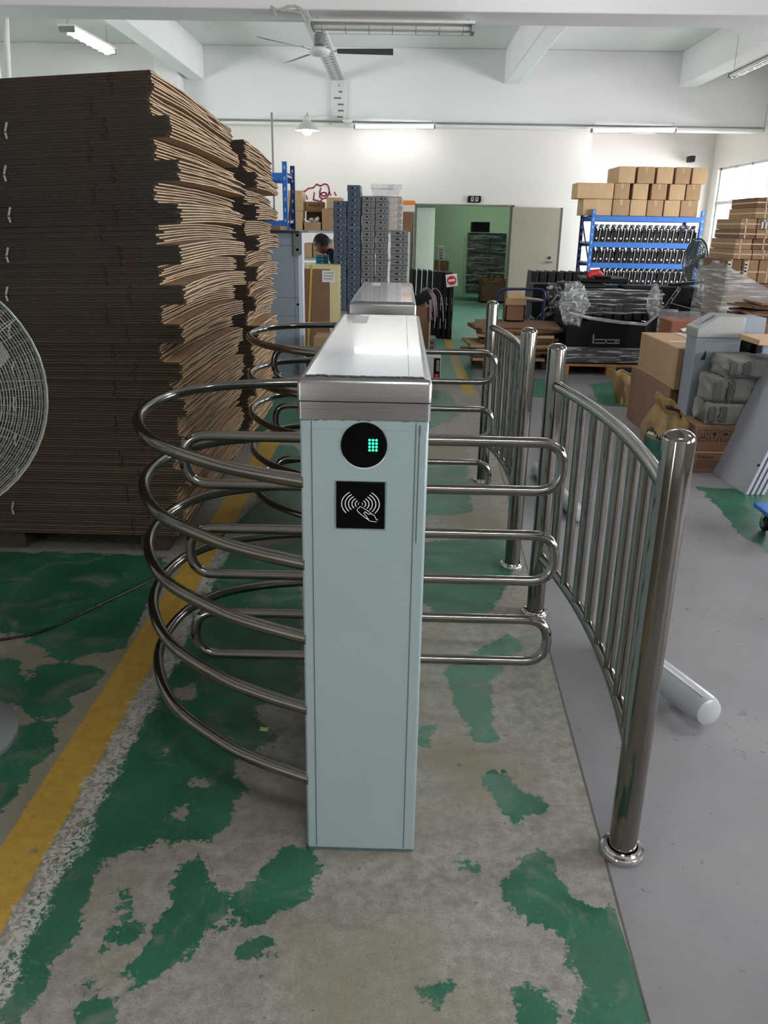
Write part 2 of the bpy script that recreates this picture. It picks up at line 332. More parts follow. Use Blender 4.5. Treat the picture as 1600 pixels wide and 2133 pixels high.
def floor():
    xs = np.concatenate([np.arange(-12, -3, 1.), np.arange(-3, 2.6, .03), np.arange(2.6, 12, .6)])
    ys = np.concatenate([np.arange(-7.5, 1.1, .5), np.arange(1.1, 6, .03), np.arange(6, 15, .15), np.arange(15, 25, 1.)])
    X, Y = np.meshgrid(xs, ys); nx, ny = len(xs), len(ys)
    g = np.full(X.shape, -1.)
    for p in GREEN: g = np.maximum(g, poly_sd(X, Y, p))
    HOLES = [px([(680, 960), (720, 925), (765, 935), (740, 970), (690, 980)], 2.066, 0, 1100), px([(720, 1250), (780, 1190), (850, 1175), (840, 1220), (780, 1260)], 2.066, 0, 1100),
             px([(750, 700), (830, 670), (880, 735), (770, 745)], 2.066, 0, 1100), px([(800, 1090), (860, 1060), (920, 1100), (830, 1120)], 2.066, 0, 1100), px([(500, 1620), (560, 1600), (600, 1650), (540, 1700)], 1, 0, 3000)]
    for p in HOLES[:4]: g = np.minimum(g, -poly_sd(X, Y, p))
    zone = X-(.52+.0385*Y+np.where(Y > 12, (Y-12)*1.2, 0))     # right of the joint: newer bare concrete
    far = np.maximum.reduce([poly_sd(X, Y, p) for p in GREEN[-4:]])
    g = np.where((zone > 0) & (Y < 12), np.minimum(far, .5), g)
    yl = np.maximum.reduce([poly_sd(X, Y, p) for p in YELLOW]); wn = np.maximum.reduce([poly_sd(X, Y, p) for p in WORN])
    me = bpy.data.meshes.new('floor')
    vs = np.stack([X.ravel(), Y.ravel(), np.zeros(X.size)], 1)
    i = np.arange(nx*ny).reshape(ny, nx); fs = np.stack([i[:-1, :-1], i[:-1, 1:], i[1:, 1:], i[1:, :-1]], -1).reshape(-1, 4)
    me.from_pydata(vs.tolist(), [], fs.tolist())
    for nm, a in (('green', g), ('zone', zone), ('yellow', yl), ('worn', wn)):
        at_ = me.attributes.new(nm, 'FLOAT', 'POINT'); at_.data.foreach_set('value', np.clip(a, -1, 1).ravel().astype(np.float32))
    m = bpy.data.materials.new('painted_concrete'); m.use_nodes = True; nt = m.node_tree; N = nt.nodes; L = nt.links; b = N['Principled BSDF']
    tc = N.new('ShaderNodeTexCoord')
    def noise(sc, det=6, rough=.55, dist=0, mp=None):
        n = N.new('ShaderNodeTexNoise'); n.inputs['Scale'].default_value = sc; n.inputs['Detail'].default_value = det; n.inputs['Roughness'].default_value = rough
        n.inputs['Distortion'].default_value = dist
        if mp:
            q = N.new('ShaderNodeMapping'); q.inputs['Scale'].default_value = mp; L.new(tc.outputs['Object'], q.inputs[0]); L.new(q.outputs[0], n.inputs['Vector'])
        else: L.new(tc.outputs['Object'], n.inputs['Vector'])
        return n.outputs['Fac']
    def attr(n): a = N.new('ShaderNodeAttribute'); a.attribute_name = n; return a.outputs['Fac']
    def math_(op, a, b_, c=None):
        q = N.new('ShaderNodeMath'); q.operation = op
        for k, v in enumerate((a, b_, c)):
            if v is None: continue
            if isinstance(v, (int, float)): q.inputs[k].default_value = v
            else: L.new(v, q.inputs[k])
        return q.outputs[0]
    def step(v, a, b_, x=0., y=1.):
        q = N.new('ShaderNodeMapRange'); q.inputs[1].default_value = a; q.inputs[2].default_value = b_; q.inputs[3].default_value = x; q.inputs[4].default_value = y
        L.new(v, q.inputs[0]); return q.outputs[0]
    def mix(f, a, b_, mode='MIX'):
        q = N.new('ShaderNodeMix'); q.data_type = 'RGBA'; q.blend_type = mode
        if isinstance(f, (int, float)): q.inputs[0].default_value = f
        else: L.new(f, q.inputs[0])
        for k, v in ((6, a), (7, b_)):
            if isinstance(v, tuple): q.inputs[k].default_value = v
            else: L.new(v, q.inputs[k])
        return q.outputs[2]
    n1 = noise(7, 9, .62); n2 = noise(60, 5, .6); n3 = noise(1.3, 5); n4 = noise(25, 8, .7); n5 = noise(220, 2)
    old = mix(step(n4, .35, .65), srgb(114, 110, 102), srgb(148, 144, 134))
    old = mix(step(n3, .45, .62), old, srgb(122, 116, 96))
    old = mix(step(n5, .54, .72, 0, .8), old, srgb(90, 85, 77))
    new = mix(step(n3, .35, .65), srgb(116, 113, 116), srgb(132, 128, 131))
    new = mix(step(n4, .62, .72, 0, .6), new, srgb(104, 100, 98))
    zone_m = step(attr('zone'), -.002, .002)
    conc = mix(zone_m, old, new)
    nn = math_('ADD', math_('ADD', math_('MULTIPLY', math_('SUBTRACT', n1, .5), .13), .008), math_('ADD', math_('MULTIPLY', math_('SUBTRACT', n2, .5), .06), math_('MULTIPLY', math_('SUBTRACT', noise(20, 6, .7), .5), .07)))
    gm = step(math_('ADD', attr('green'), nn), 0., .006)
    chips = step(noise(16, 8, .75, 1.5), .655, .67)            # flakes lost inside the painted area
    gm = math_('MULTIPLY', gm, math_('SUBTRACT', 1., chips)); fade = step(noise(5, 9, .7, .8), .52, .66, 0, .45); gmf = math_('MULTIPLY', gm, math_('SUBTRACT', 1., fade))
    scr = step(noise(9, 8, .8, 0, (1, 7, 1)), .66, .69, 0, .5)
    gcol = mix(step(noise(3, 6, .6), .35, .7), srgb(28, 80, 58), srgb(48, 104, 80))
    gcol = mix(step(n2, .58, .72, 0, .35), gcol, srgb(96, 140, 116))
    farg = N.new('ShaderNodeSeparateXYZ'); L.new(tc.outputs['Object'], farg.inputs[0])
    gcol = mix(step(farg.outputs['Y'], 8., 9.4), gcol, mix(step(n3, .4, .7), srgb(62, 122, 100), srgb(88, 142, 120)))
    gcol = mix(scr, gcol, srgb(120, 150, 134)); col = mix(gmf, conc, gcol)
    spot = step(noise(30, 4, .55), .685, .71, 0, .6); scf = step(noise(7, 7, .75, .6, (1, 5, 1)), .645, .70, 0, .35); col = mix(scf, col, srgb(84, 80, 76)); col = mix(spot, col, srgb(60, 58, 54)); stn = step(noise(2.2, 6, .6, 1), .55, .7, 0, .35); col = mix(stn, col, mix(.5, col, srgb(88, 84, 72)))
    ym = step(math_('ADD', attr('yellow'), math_('MULTIPLY', math_('SUBTRACT', n2, .5), .03)), 0, .004)
    ywear = step(noise(30, 8, .8, 1), .60, .63); ym = math_('MULTIPLY', ym, math_('SUBTRACT', 1., math_('MULTIPLY', ywear, .9)))
    col = mix(ym, col, mix(step(n4, .3, .7), srgb(150, 118, 40), srgb(178, 144, 56)))
    wm = math_('MULTIPLY', step(math_('ADD', attr('worn'), nn), -.015, .0), step(noise(40, 8, .8, 1.5), .47, .5)); col = mix(wm, col, srgb(168, 166, 158))
    z = attr('zone'); joint = math_('MULTIPLY', step(z, -.007, -.004), step(z, .0, .003, 1, 0)); col = mix(math_('MULTIPLY', joint, .8), col, srgb(52, 50, 48))
    vo = N.new('ShaderNodeTexVoronoi'); vo.feature = 'DISTANCE_TO_EDGE'; vo.inputs['Scale'].default_value = .9
    dv = N.new('ShaderNodeVectorMath'); dv.operation = 'ADD'; nz = N.new('ShaderNodeTexNoise'); nz.inputs['Scale'].default_value = 5; L.new(tc.outputs['Object'], nz.inputs['Vector'])
    L.new(tc.outputs['Object'], dv.inputs[0]); L.new(nz.outputs['Color'], dv.inputs[1]); L.new(dv.outputs[0], vo.inputs['Vector'])
    cr = math_('MULTIPLY', step(vo.outputs['Distance'], 0, .004, 1, 0), step(n3, .5, .6)); col = mix(math_('MULTIPLY', cr, .5), col, srgb(74, 70, 64))
    L.new(col, b.inputs['Base Color'])
    ro = mix(gm, (.62,)*3+(1,), (.36,)*3+(1,)); L.new(ro, b.inputs['Roughness'])
    hb = math_('ADD', math_('MULTIPLY', gm, .5), math_('MULTIPLY', n4, .5)); bp = N.new('ShaderNodeBump'); bp.inputs['Strength'].default_value = .35; bp.inputs['Distance'].default_value = .003
    L.new(hb, bp.inputs['Height']); L.new(bp.outputs[0], b.inputs['Normal'])
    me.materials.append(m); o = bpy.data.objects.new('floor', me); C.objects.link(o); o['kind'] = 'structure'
floor()

# ------------------------------------------------------------------ room shell
def wall_x(name, x0, x1, wins):  # wall in the YZ plane with window openings
    mb = MB(); ys = [YF]
    for a, b, c, d in wins:
        mb.box(x0, x1, ys[-1], a, 0, ZC); mb.box(x0, x1, a, b, 0, c); mb.box(x0, x1, a, b, d, ZC); ys.append(b)
    mb.box(x0, x1, ys[-1], 20.4, 0, ZC); return struct(name, mb, WALL, smooth=False)
wall_x('wall_right', XR, XR+.22, WIN_R); wall_x('wall_left', XL-.22, XL, WIN_L)
DX0, DX1, DZ = .26, 2.27, 2.04     # doorway in the back wall
mb = MB(); mb.box(XL-.2, DX0, YB, YB+.2, 0, ZC); mb.box(DX1, 3.75, YB, YB+.2, 0, ZC); mb.box(3.65, 3.75, YB+.2, 20.4, 0, ZC); mb.box(3.75, XR+.2, 20.2, 20.4, 0, ZC); mb.box(DX0, DX1, YB, YB+.2, DZ, ZC)
struct('wall_back', mb, WALL, smooth=False)
mb = MB(); a, b, c, d = DOOR_F; mb.box(XL-.2, a, YF-.2, YF, 0, ZC); mb.box(b, XR+.2, YF-.2, YF, 0, ZC); mb.box(a, b, YF-.2, YF, d, ZC)
struct('wall_front', mb, WALL, smooth=False)
struct('ceiling', MB().box(XL-.2, XR+.2, YF-.2, 20.4, ZC, ZC+.2), CEIL, smooth=False)
# room beyond the doorway, green painted
mb = MB(); mb.box(-.6, -.5, YB+.2, 22.3, 0, 3.2); mb.box(3.1, 3.2, YB+.2, 22.3, 0, 3.2); mb.box(-.6, 3.2, 22.3, 22.4, 0, 3.2)
struct('wall_green_room', mb, GREENW, smooth=False)
struct('ceiling_green_room', MB().box(-.6, 3.2, YB+.2, 22.4, 3.2, 3.3), CEIL, smooth=False)
k = 1
for wins, x0 in ((WIN_R, XR+.06), (WIN_L, XL-.16)):
    for a, b, c, d in wins:
        f = struct('window_%d' % k, MB().box(x0, x0+.06, a, b, c, c+.05).box(x0, x0+.06, a, b, d-.05, d).box(x0, x0+.06, a, a+.05, c, d).box(x0, x0+.06, b-.05, b, c, d), LGREY, smooth=False)
        link('transom', MB().box(x0-.02, x0+.06, a, b, 2.2, 2.27), LGREY, f)
        nm = max(2, int((b-a)/.85)); st = (b-a)/nm
        for i in range(1, nm): link('mullion', MB().box(x0, x0+.06, a+i*st-.022, a+i*st+.022, c, d), LGREY, f)
        for i in range(nm):
            link('pane', MB().box(x0+.02, x0+.03, a+i*st, a+(i+1)*st, c, 2.2), GLASS, f); link('pane', MB().box(x0+.02, x0+.03, a+i*st, a+(i+1)*st, 2.27, d), GLASS, f)
        link('sill', MB().box(min(x0, XR-.08) if x0 > 0 else XL-.2, XR+.2 if x0 > 0 else XL+.08, a-.05, b+.05, c-.04, c), WALL, f)
        k += 1
# beams
FB0, FB1 = 17.6, YB
bt = 0
def beam(x0, x1, y0, y1, z0, z1):
    global bt; bt += 1; struct('trim_%d' % bt, MB().box(x0, x1, y0, y1, z0, z1), CEIL, bevel=.015, smooth=False)
beam(XL, XR, FB0, FB1, 3.47, ZC)               # deep cross beam over the back wall
beam(XL, XR, 8.42, 8.92, 3.44, ZC)             # near cross beam
beam(XL, XR, -1.5, -1.0, 3.44, ZC)
for xa, xb in ((-4.2, -3.9), (1.9, 2.2), (5.25, 5.6)):
    for ya, yb in ((8.92, FB0), (-1.0, 8.42), (YF, -1.5)): beam(xa, xb, ya, yb, 4.24, ZC)
beam(-5.3, -4.50, 9.9, 10.1, 0, 3.44+1.4)      # column at the left
beam(-4.75, -4.3, 17.2, FB0, 3.47, ZC)
# sliding door leaves, frame, sign
dr = struct('door_1', MB().box(2.25, 3.26, YB-.1, YB-.05, .04, 2.03), BEIGE, smooth=False, bevel=.005)
link('door_edge', MB().box(3.24, 3.275, YB-.105, YB-.045, .04, 2.035), mat('dark_door_edge', (84, 78, 70), .5), dr)
p = at(1148, 546, YB-.12); q = at(1145, 537, YB-.12)
link('door_handle', MB().tube([(p.x+.02, YB-.1, p.z), (p.x+.02, YB-.15, p.z), (p.x-.13, YB-.15, p.z)], .012, 8), CHROME, dr)
link('door_lock', MB().lathe([(.028, 0), (.028, .02)], (q.x, YB-.1, q.z), 12, M=Matrix.Rotation(R_(90), 4, 'X')), CHROME, dr)
d2 = struct('door_2', MB().box(.3, .68, YB+.22, YB+.27, .03, 2.0), mat('pale_green_panel', (226, 236, 220), .5), smooth=False)
f = struct('door_3', MB().box(.2, .27, YB-.04, YB+.2, 0, 2.07).box(.2, 2.3, YB-.04, YB+.0, 2.04, 2.07).box(2.24, 2.28, YB-.04, YB+.2, 0, 2.07), mat('door_frame_grey', (120, 118, 112), .5, .3), smooth=False)
a = at(974, 422, YB-.05); b = at(1003, 408, YB-.05)
sg = solo('door_sign', 'black plate with two white round marks above the open doorway', 'sign', MB().prism([(a.x, a.z), (b.x-.02, a.z), (b.x, a.z+.04), (b.x-.01, b.z), (a.x+.02, b.z), (a.x, b.z-.03)], YB-.04, YB-.001), BLACKM, (a.x, YB, a.z))
mb = MB(); cx = (a.x+b.x)/2
for dx in (-.04, .05):
    for r in (.03, .014): mb.strip([(cx+dx+r*math.cos(t*.6), a.z+.08+r*1.3*math.sin(t*.6)) for t in range(12)], .009, YB-.046, YB-.041)
    mb.strip([(cx+dx-.035, a.z+.03), (cx+dx+.03, a.z+.035)], .009, YB-.046, YB-.041)
link('sign_marks', mb, WHITEP, sg)
# painted line drawing on the back wall
def wallpts(pts): return [(at(560+x/8, 380+y/8, YB-.004).x, at(560+x/8, 380+y/8, YB-.004).z) for x, y in pts]
DR = [[(550, 150), (600, 150), (660, 100), (740, 90), (800, 30), (860, 60), (930, 25), (980, 40), (1005, 110), (1010, 170), (1035, 215)],
      [(870, 95), (850, 150), (850, 240), (890, 275), (950, 262), (990, 215), (1010, 150)], [(865, 195), (890, 170), (940, 168), (965, 195), (940, 225), (890, 225), (865, 195)],
      [(625, 220), (640, 280)], [(760, 170), (745, 290), (800, 300), (870, 320), (880, 285)], [(1095, 165), (1120, 215)]]
mb = MB()
for d in DR: mb.strip(wallpts(d), .028, YB-.006, YB-.0005)
solo('wall_drawing', 'dark red line drawing painted on the white back wall above cartons', 'drawing', mb, REDW, (wallpts(DR[0])[0][0], YB, wallpts(DR[0])[0][1]), smooth=False)
# ------------------------------------------------------------------ turnstiles
def smooth_path(p, n=5):
    out = []
    for i in range(len(p)-1):
        a, b, c, d = p[max(i-1, 0)], p[i], p[i+1], p[min(i+2, len(p)-1)]
        for k in range(n):
            s = k/n; out.append(.5*((2*b)+(-a+c)*s+(2*a-5*b+4*c-d)*s*s+(-a+3*b-3*c+d)*s**3))
    return out+[p[-1]]
def rounded_rect_path(pts, r, n=6):
    out = []
    for i, p in enumerate(pts):
        if i in (0, len(pts)-1): out.append(Vector(p)); continue
        p = Vector(p); a = (Vector(pts[i-1])-p).normalized(); b = (Vector(pts[i+1])-p).normalized()
        th = math.acos(max(-1, min(1, a.dot(b)))); t = r/math.tan(th/2); p0 = p+a*t; p1 = p+b*t
        for k in range(n+1): s = k/n; out.append(p0*(1-s)**2+p*2*s*(1-s)+p1*s*s)
    return out
def make_turnstile(label):
    x0, x1, y0, y1 = -.22, .07, 1.79, 3.19; xc = -.075
    t = T('turnstile', label, 'turnstile', (xc, (y0+y1)/2, 0), 'half height turnstiles standing in line')
    link('cabinet_body', MB().box(x0, x1, y0, y1, .004, 1.192), FILM, t, bevel=.006)
    # seams that show the folded sheet-metal corners, and the plinth gap
    mb = MB()
    for x in (x0+.026, x1-.029): mb.box(x-.001, x+.001, y0-.0012, y0+.002, .012, 1.188)
    mb.box(x0+.004, x1-.004, y0-.0008, y0+.01, .001, .006); mb.tube([(x1-.02, y0-.001, 1.16), (x1-.02, y0-.001, 1.183)], .0022, 6); mb.tube([(x1-.021, y0-.001, .9), (x1-.0205, y0-.001, 1.16)], .0011, 5)
    link('panel_seam', mb, mat('film_seam', (70, 88, 92), .6), t)
    link('cap_band', rounded_slab(x0-.004, x1+.003, y0-.003, y1+.003, [(0, 1.192), (0, 1.2318)]), BRUSH, t)
    link('cap_lid', rounded_slab(x0-.005, x1+.004, y0-.004, y1+.004, [(.0015, 1.2328), (0, 1.2345), (0, 1.272), (.0015, 1.278), (.005, 1.2825), (.011, 1.285)]), BRUSH, t)
    # ragged lower edge of the film above the front
    mb = MB(); rr = random.Random(3); n = 46; e = [(x0+.004+(x1-x0-.008)*i/n, 1.192+rr.uniform(-.0035, .001)+(-.004 if i < 6 else 0)) for i in range(n+1)]
    link('torn_film_edge', mb.prism([(x0+.004, 1.17)]+[(x1-.004, 1.17)]+e[::-1], y0-.0012, y0-.0002), FILM, t, smooth=False)
    # film on the lid, torn at the front with the dark backing showing
    n = 40; ed = [(x0+.012+(x1-x0-.026)*i/n, y0+.022+rr.uniform(-.003, .004)+(.006 if 3 < i < 8 else 0)) for i in range(n+1)]
    link('lid_film', MB().prism(ed+[(x1-.010, y1-.02), (x0+.010, y1-.02)], 1.285, 1.2862, 'z'), FILMTOP, t, smooth=False)
    bl = [(x, y-.009-rr.uniform(0, .005)) for x, y in ed]
    link('torn_edge_backing', MB().prism(bl+[(x, y+.004) for x, y in ed[::-1]], 1.285, 1.2868, 'z'), mat('torn_backing', (26, 28, 38), .5), t, smooth=False)
    link('lid_film_seam', MB().box(x1-.048, x1-.0465, y0+.02, y1-.02, 1.286, 1.2866), LGREY, t)
    link('reflective_label', MB().box(x0+.055, x0+.105, y1-.32, y1-.08, 1.2862, 1.2866), mat('grey_label', (186, 188, 192), .3), t)
    # round display with a block of lit dots
    dp = link('display', MB().lathe([(.0525, 0), (.0525, .003), (.050, .005)], (xc, y0, 1.135), 40, M=Matrix.Rotation(R_(90), 4, 'X')), BLACK, t)
    for i in range(3):
        for j in range(4):
            link('led_dot', MB().lathe([(.0030, 0), (.0030, .0006), (.0012, .0009)], (xc+.0125+i*.0078, y0-.0048, 1.1475-j*.0078), 10, M=Matrix.Rotation(R_(90), 4, 'X')), LED, dp)
    link('display_cut_edge', MB().tube([(xc+.0535*math.cos(q), y0-.0005, 1.135+.0555*math.sin(q)) for q in [R_(-150+i*6) for i in range(21)]], .0014, 5), WHITEM, dp)
    # square card reader with its wave and card-in-hand mark
    cx, cz = -.082, .991
    rd = link('card_reader', MB().box(cx-.0565, cx+.0565, y0-.004, y0+.002, cz-.057, cz+.057), BLACK, t, bevel=.0015)
    link('reader_cut_edge', MB().strip([(cx-.060, cz-.055), (cx-.0595, cz+.0585), (cx+.060, cz+.058), (cx+.0585, cz-.060), (cx-.058, cz-.060)], .0012, y0-.001, y0), mat('cut_line', (120, 130, 132), .5), rd)
    mb = MB(); S = .113/388.; ic = lambda u, v: (cx+(u-625)*S, cz-(v-1872)*S)   # drawing measured on the photograph's reader plate
    for r in (18, 42, 68, 95, 122, 150):
        for sg in (-1, 1):
            a0, a1 = (math.pi*.70, math.pi*1.22) if sg < 0 else (-math.pi*.22, math.pi*.30)
            mb.strip([ic(625+r*math.cos(-a)*1.0, 1858+r*math.sin(-a)*.78) for a in [a0+(a1-a0)*q/10 for q in range(11)]], .0018 if r > 30 else .0009, y0-.0046, y0-.004)
    mb.strip([ic(*q) for q in [(600, 1900), (625, 1878), (682, 1912), (712, 1935)]], .0012, y0-.0048, y0-.004)
    mb.strip([ic(*q) for q in [(597, 1906), (612, 1930), (668, 1975), (690, 1985), (652, 1932), (664, 1922), (690, 1942), (714, 1938), (735, 1950), (752, 1985), (765, 1988)]], .0012, y0-.0049, y0-.004)
    mb.strip([ic(*q) for q in [(668, 1975), (700, 1998), (735, 2005), (755, 2004)]], .0012, y0-.0048, y0-.004)
    link('reader_mark', mb, WHITEP, rd, smooth=False)
    # guard hoops on the left side
    for z in (1.042, .836, .637, .435, .222):
        pts = smooth_path([Vector((x, y, z)) for x, y in [(x0+.01, 1.80), (-.34, 1.862), (-.47, 1.945), (-.65, 2.12), (-.768, 2.35), (-.806, 2.56), (-.78, 2.77), (-.685, 2.925), (-.54, 3.01), (-.385, 3.052), (x0+.01, 3.085)]], 6)
        link('guard_hoop', MB().tube(pts, .0172, 14), TUBE, t)
    # rotor: three rows of closed loops to either side
    for zt, zb in ((.980, .823), (.674, .514), (.374, .217)):
        for sg in (-1, 1):
            xe = xc+sg*.592
            pts = rounded_rect_path([(xc+sg*.12, 2.46, zt), (xe, 2.46, zt), (xe, 2.46, zb), (xc+sg*.12, 2.46, zb)], .077, 8)
            link('rotor_arm', MB().tube(pts, .0165, 14), TUBE, t)
    link('rotor_column', MB().lathe([(.12, .12), (.12, 1.08)], (xc, 2.46, 0), 24), BRUSH, t)
    return t
t1 = make_turnstile('near grey-blue turnstile with green lit dots, card reader plate and steel hoops')
t2 = dup(t1, (t1.location.x-.004, t1.location.y+1.925, 0), 'far turnstile directly behind the near one, mostly hidden, only lid and hoops seen')

# ------------------------------------------------------------------ barrier fences
def make_fence(label, xa=.637, ya=1.812, xb=.622, yb=3.262):
    t = T('railing', label, 'railing', (xa, ya, 0), 'curved steel railings beside the turnstiles')
    for (x, y) in ((xa, ya), (xb, yb)):
        p = link('post', MB().lathe([(.0375, .012), (.0375, 1.156), (.0362, 1.164), (.032, 1.171), (.024, 1.177), (.012, 1.181), (.001, 1.182)], (x, y, 0), 32), STEEL, t)
        link('base_flange', MB().lathe([(.060, 0), (.060, .014), (.057, .019), (.050, .021), (.047, .026), (.041, .027), (.0385, .020)], (x, y, 0), 32, caps=False), CHROME, p)
    # gentle outward bow in plan
    def arc(s): return Vector((xa+(xb-xa)*s+.062*4*s*(1-s), ya+(yb-ya)*s, 0))
    for z in (1.018, .282): link('rail', MB().tube([arc(.02+.96*q/24)+Vector((0, 0, z)) for q in range(25)], .0205, 14), TUBE, t)
    for i in range(1, 9):
        p = arc(i/9); link('baluster', MB().tube([(p.x, p.y, .285), (p.x, p.y, 1.012)], .0182, 12), STEEL, t)
    return t
f1 = make_fence('near curved steel railing with domed posts at right of the near turnstile')
f2 = dup(f1, (.590, 3.80, 0), 'far curved steel railing standing behind the near one')

# wrapped round posts lying on the floor
def lying(label, a, b, r, za, zb):
    A = Vector((a[0], a[1], za)); B = Vector((b[0], b[1], zb)); d = (B-A).normalized()
    t = T('wrapped_post', label, 'post', (A.x, A.y, 0), 'white wrapped posts lying on the floor')
    pr = [A, A+d*.006, A+d*.02, A+d*.04, B-d*.04, B-d*.02, B-d*.006, B]
    link('wrapping', MB().tube(pr, [r*.6, r*.86, r*.97, r, r, r*.97, r*.86, r*.6], 28), PVC, t)
    rr = random.Random(int(a[0]*100)); link('wrap_seam', MB().tube([A+d*.02+Vector((-.35*r, 0, r*.95)), B-d*.02+Vector((-.35*r, 0, r*.95))], .0022, 5), mat('wrap_seam_grey', (170, 176, 176), .4), t)
    return t
lying('thick white wrapped post lying behind the nearest railing post', fl(1480, 1486, .085), fl(1272, 1325, .054), .054, .085, .054)
lying('white wrapped post lying behind the row of railing bars', fl(1208, 1074, .047), fl(1118, 975, .047), .046, .047, .047)
link_ = T('support_block', 'small dark offcut under the raised end of the thick white wrapped post', 'block', (fl(1468, 1480, .03).x, fl(1468, 1480, .03).y, 0))
link('block', (lambda c: MB().box(c.x-.03, c.x+.03, c.y+.01, c.y+.07, 0, .030))(fl(1462, 1476, .03)), BLACKM, link_, bevel=.003)

# ------------------------------------------------------------------ cable, leaf
pts = [fl(x, y) for x, y in [(-260, 1372), (-120, 1356), (0, 1335), (80, 1320), (150, 1290), (200, 1265), (320, 1208), (400, 1160), (460, 1120), (510, 1075), (540, 1045), (575, 1015), (600, 980)]]
pts = [p+Vector((0, 0, .006)) for p in smooth_path(pts)]
solo('power_cable', 'black cable curving over the green floor from the left edge', 'cable', MB().tube(pts, .0055, 8), CABLE, tuple(pts[20]))
p = fl(549, 1519); mb = MB().prism([(p.x-.012, p.y-.01), (p.x+.014, p.y-.012), (p.x+.017, p.y+.008), (p.x+.004, p.y+.004), (p.x-.011, p.y+.012)], .001, .003, 'z')
solo('paper_scrap', 'small pale yellow-green scrap on the green painted floor', 'scrap', mb, mat('lime_scrap', (206, 222, 120), .6), (p.x, p.y, 0))

# ------------------------------------------------------------------ pedestal fan at the left edge
def big_fan():
    c = Vector((-1.505, 2.42, 1.09)); R = .41
    t = T('pedestal_fan', 'large industrial pedestal fan with round wire guard at the left edge', 'fan', (-1.475, 2.22, 0))
    ax = Vector((.55, -1, .0)).normalized(); u = Vector((-ax.y, ax.x, 0)); v = Vector((0, 0, 1))
    def P(r, q, d): return c+u*(r*math.cos(q))+v*(r*math.sin(q))+ax*d
    def dome(r, sg): return sg*(.015+.105*(1-(r/R)**2.4))
    mb = MB()
    for sg in (1, -1):
        for k in range(44 if sg > 0 else 22):
            r = R*(1-.0215*k) if sg > 0 else R*(1-.043*k); mb.tube([P(r, 2*math.pi*i/48, dome(r, sg)) for i in range(48)], .0011 if k else .004, 4, closed=True)
        for k in range(72):
            q = 2*math.pi*k/72+.05; mb.tube([P(r, q, dome(r, sg)) for r in [R*(1-.11*i) for i in range(9 if k % 6 == 0 else 6)]], .0018 if k % 6 == 0 else .0007, 4)
    link('wire_guard', mb, FANW, t)
    link('guard_badge', MB().lathe([(.045, 0), (.045, .006), (.03, .01)], c+ax*.122, 20, M=ax.to_track_quat('Z', 'Y').to_matrix().to_4x4()), FANB, t)
    for k in range(3):
        q = 2*math.pi*k/3+.4; pl = []
        for i in range(7):
            r = .05+.28*i/6; wd = .05+.10*math.sin(math.pi*min(1, i/6*.8+.2)); pl.append((P(r, q-wd/2/max(r, .1), .02), P(r, q+wd/2/max(r, .1), -.03)))
        m_ = MB(); vs = [p for pr in pl for p in pr]; m_.add(vs+[p-ax*.003 for p in vs], [(2*i, 2*i+1, 2*i+3, 2*i+2) for i in range(6)]+[(14+2*i, 14+2*i+2, 14+2*i+3, 14+2*i+1) for i in range(6)]+[(2*i, 2*i+2, 14+2*i+2, 14+2*i) for i in range(6)]+[(2*i+1, 14+2*i+1, 14+2*i+3, 2*i+3) for i in range(6)]+[(0, 14, 15, 1), (12, 13, 27, 26)])
        link('blade', m_, mat('fan_blade_grey', (150, 154, 150), .35, .6), t)
    mt = ax.to_track_quat('Z', 'Y').to_matrix().to_4x4()
    link('motor', MB().lathe([(.03, .05), (.06, .03), (.075, -.02), (.075, -.2), (.05, -.23), (.0, -.235)], c, 24, M=mt), FANB, t)
    link('pole', MB().tube([(-1.475, 2.22, .03), (-1.475, 2.22, .55), (c.x-ax.x*.11, c.y-ax.y*.11+.0, .62), (c.x-ax.x*.11, c.y-ax.y*.11, c.z-.05)], .022, 14), CHROME, t)
    link('base', MB().lathe([(.25, 0), (.25, .014), (.235, .028), (.12, .05), (.05, .06), (.035, .09), (.03, .12)], (-1.475, 2.22, 0), 48), FANB, t)
big_fan()

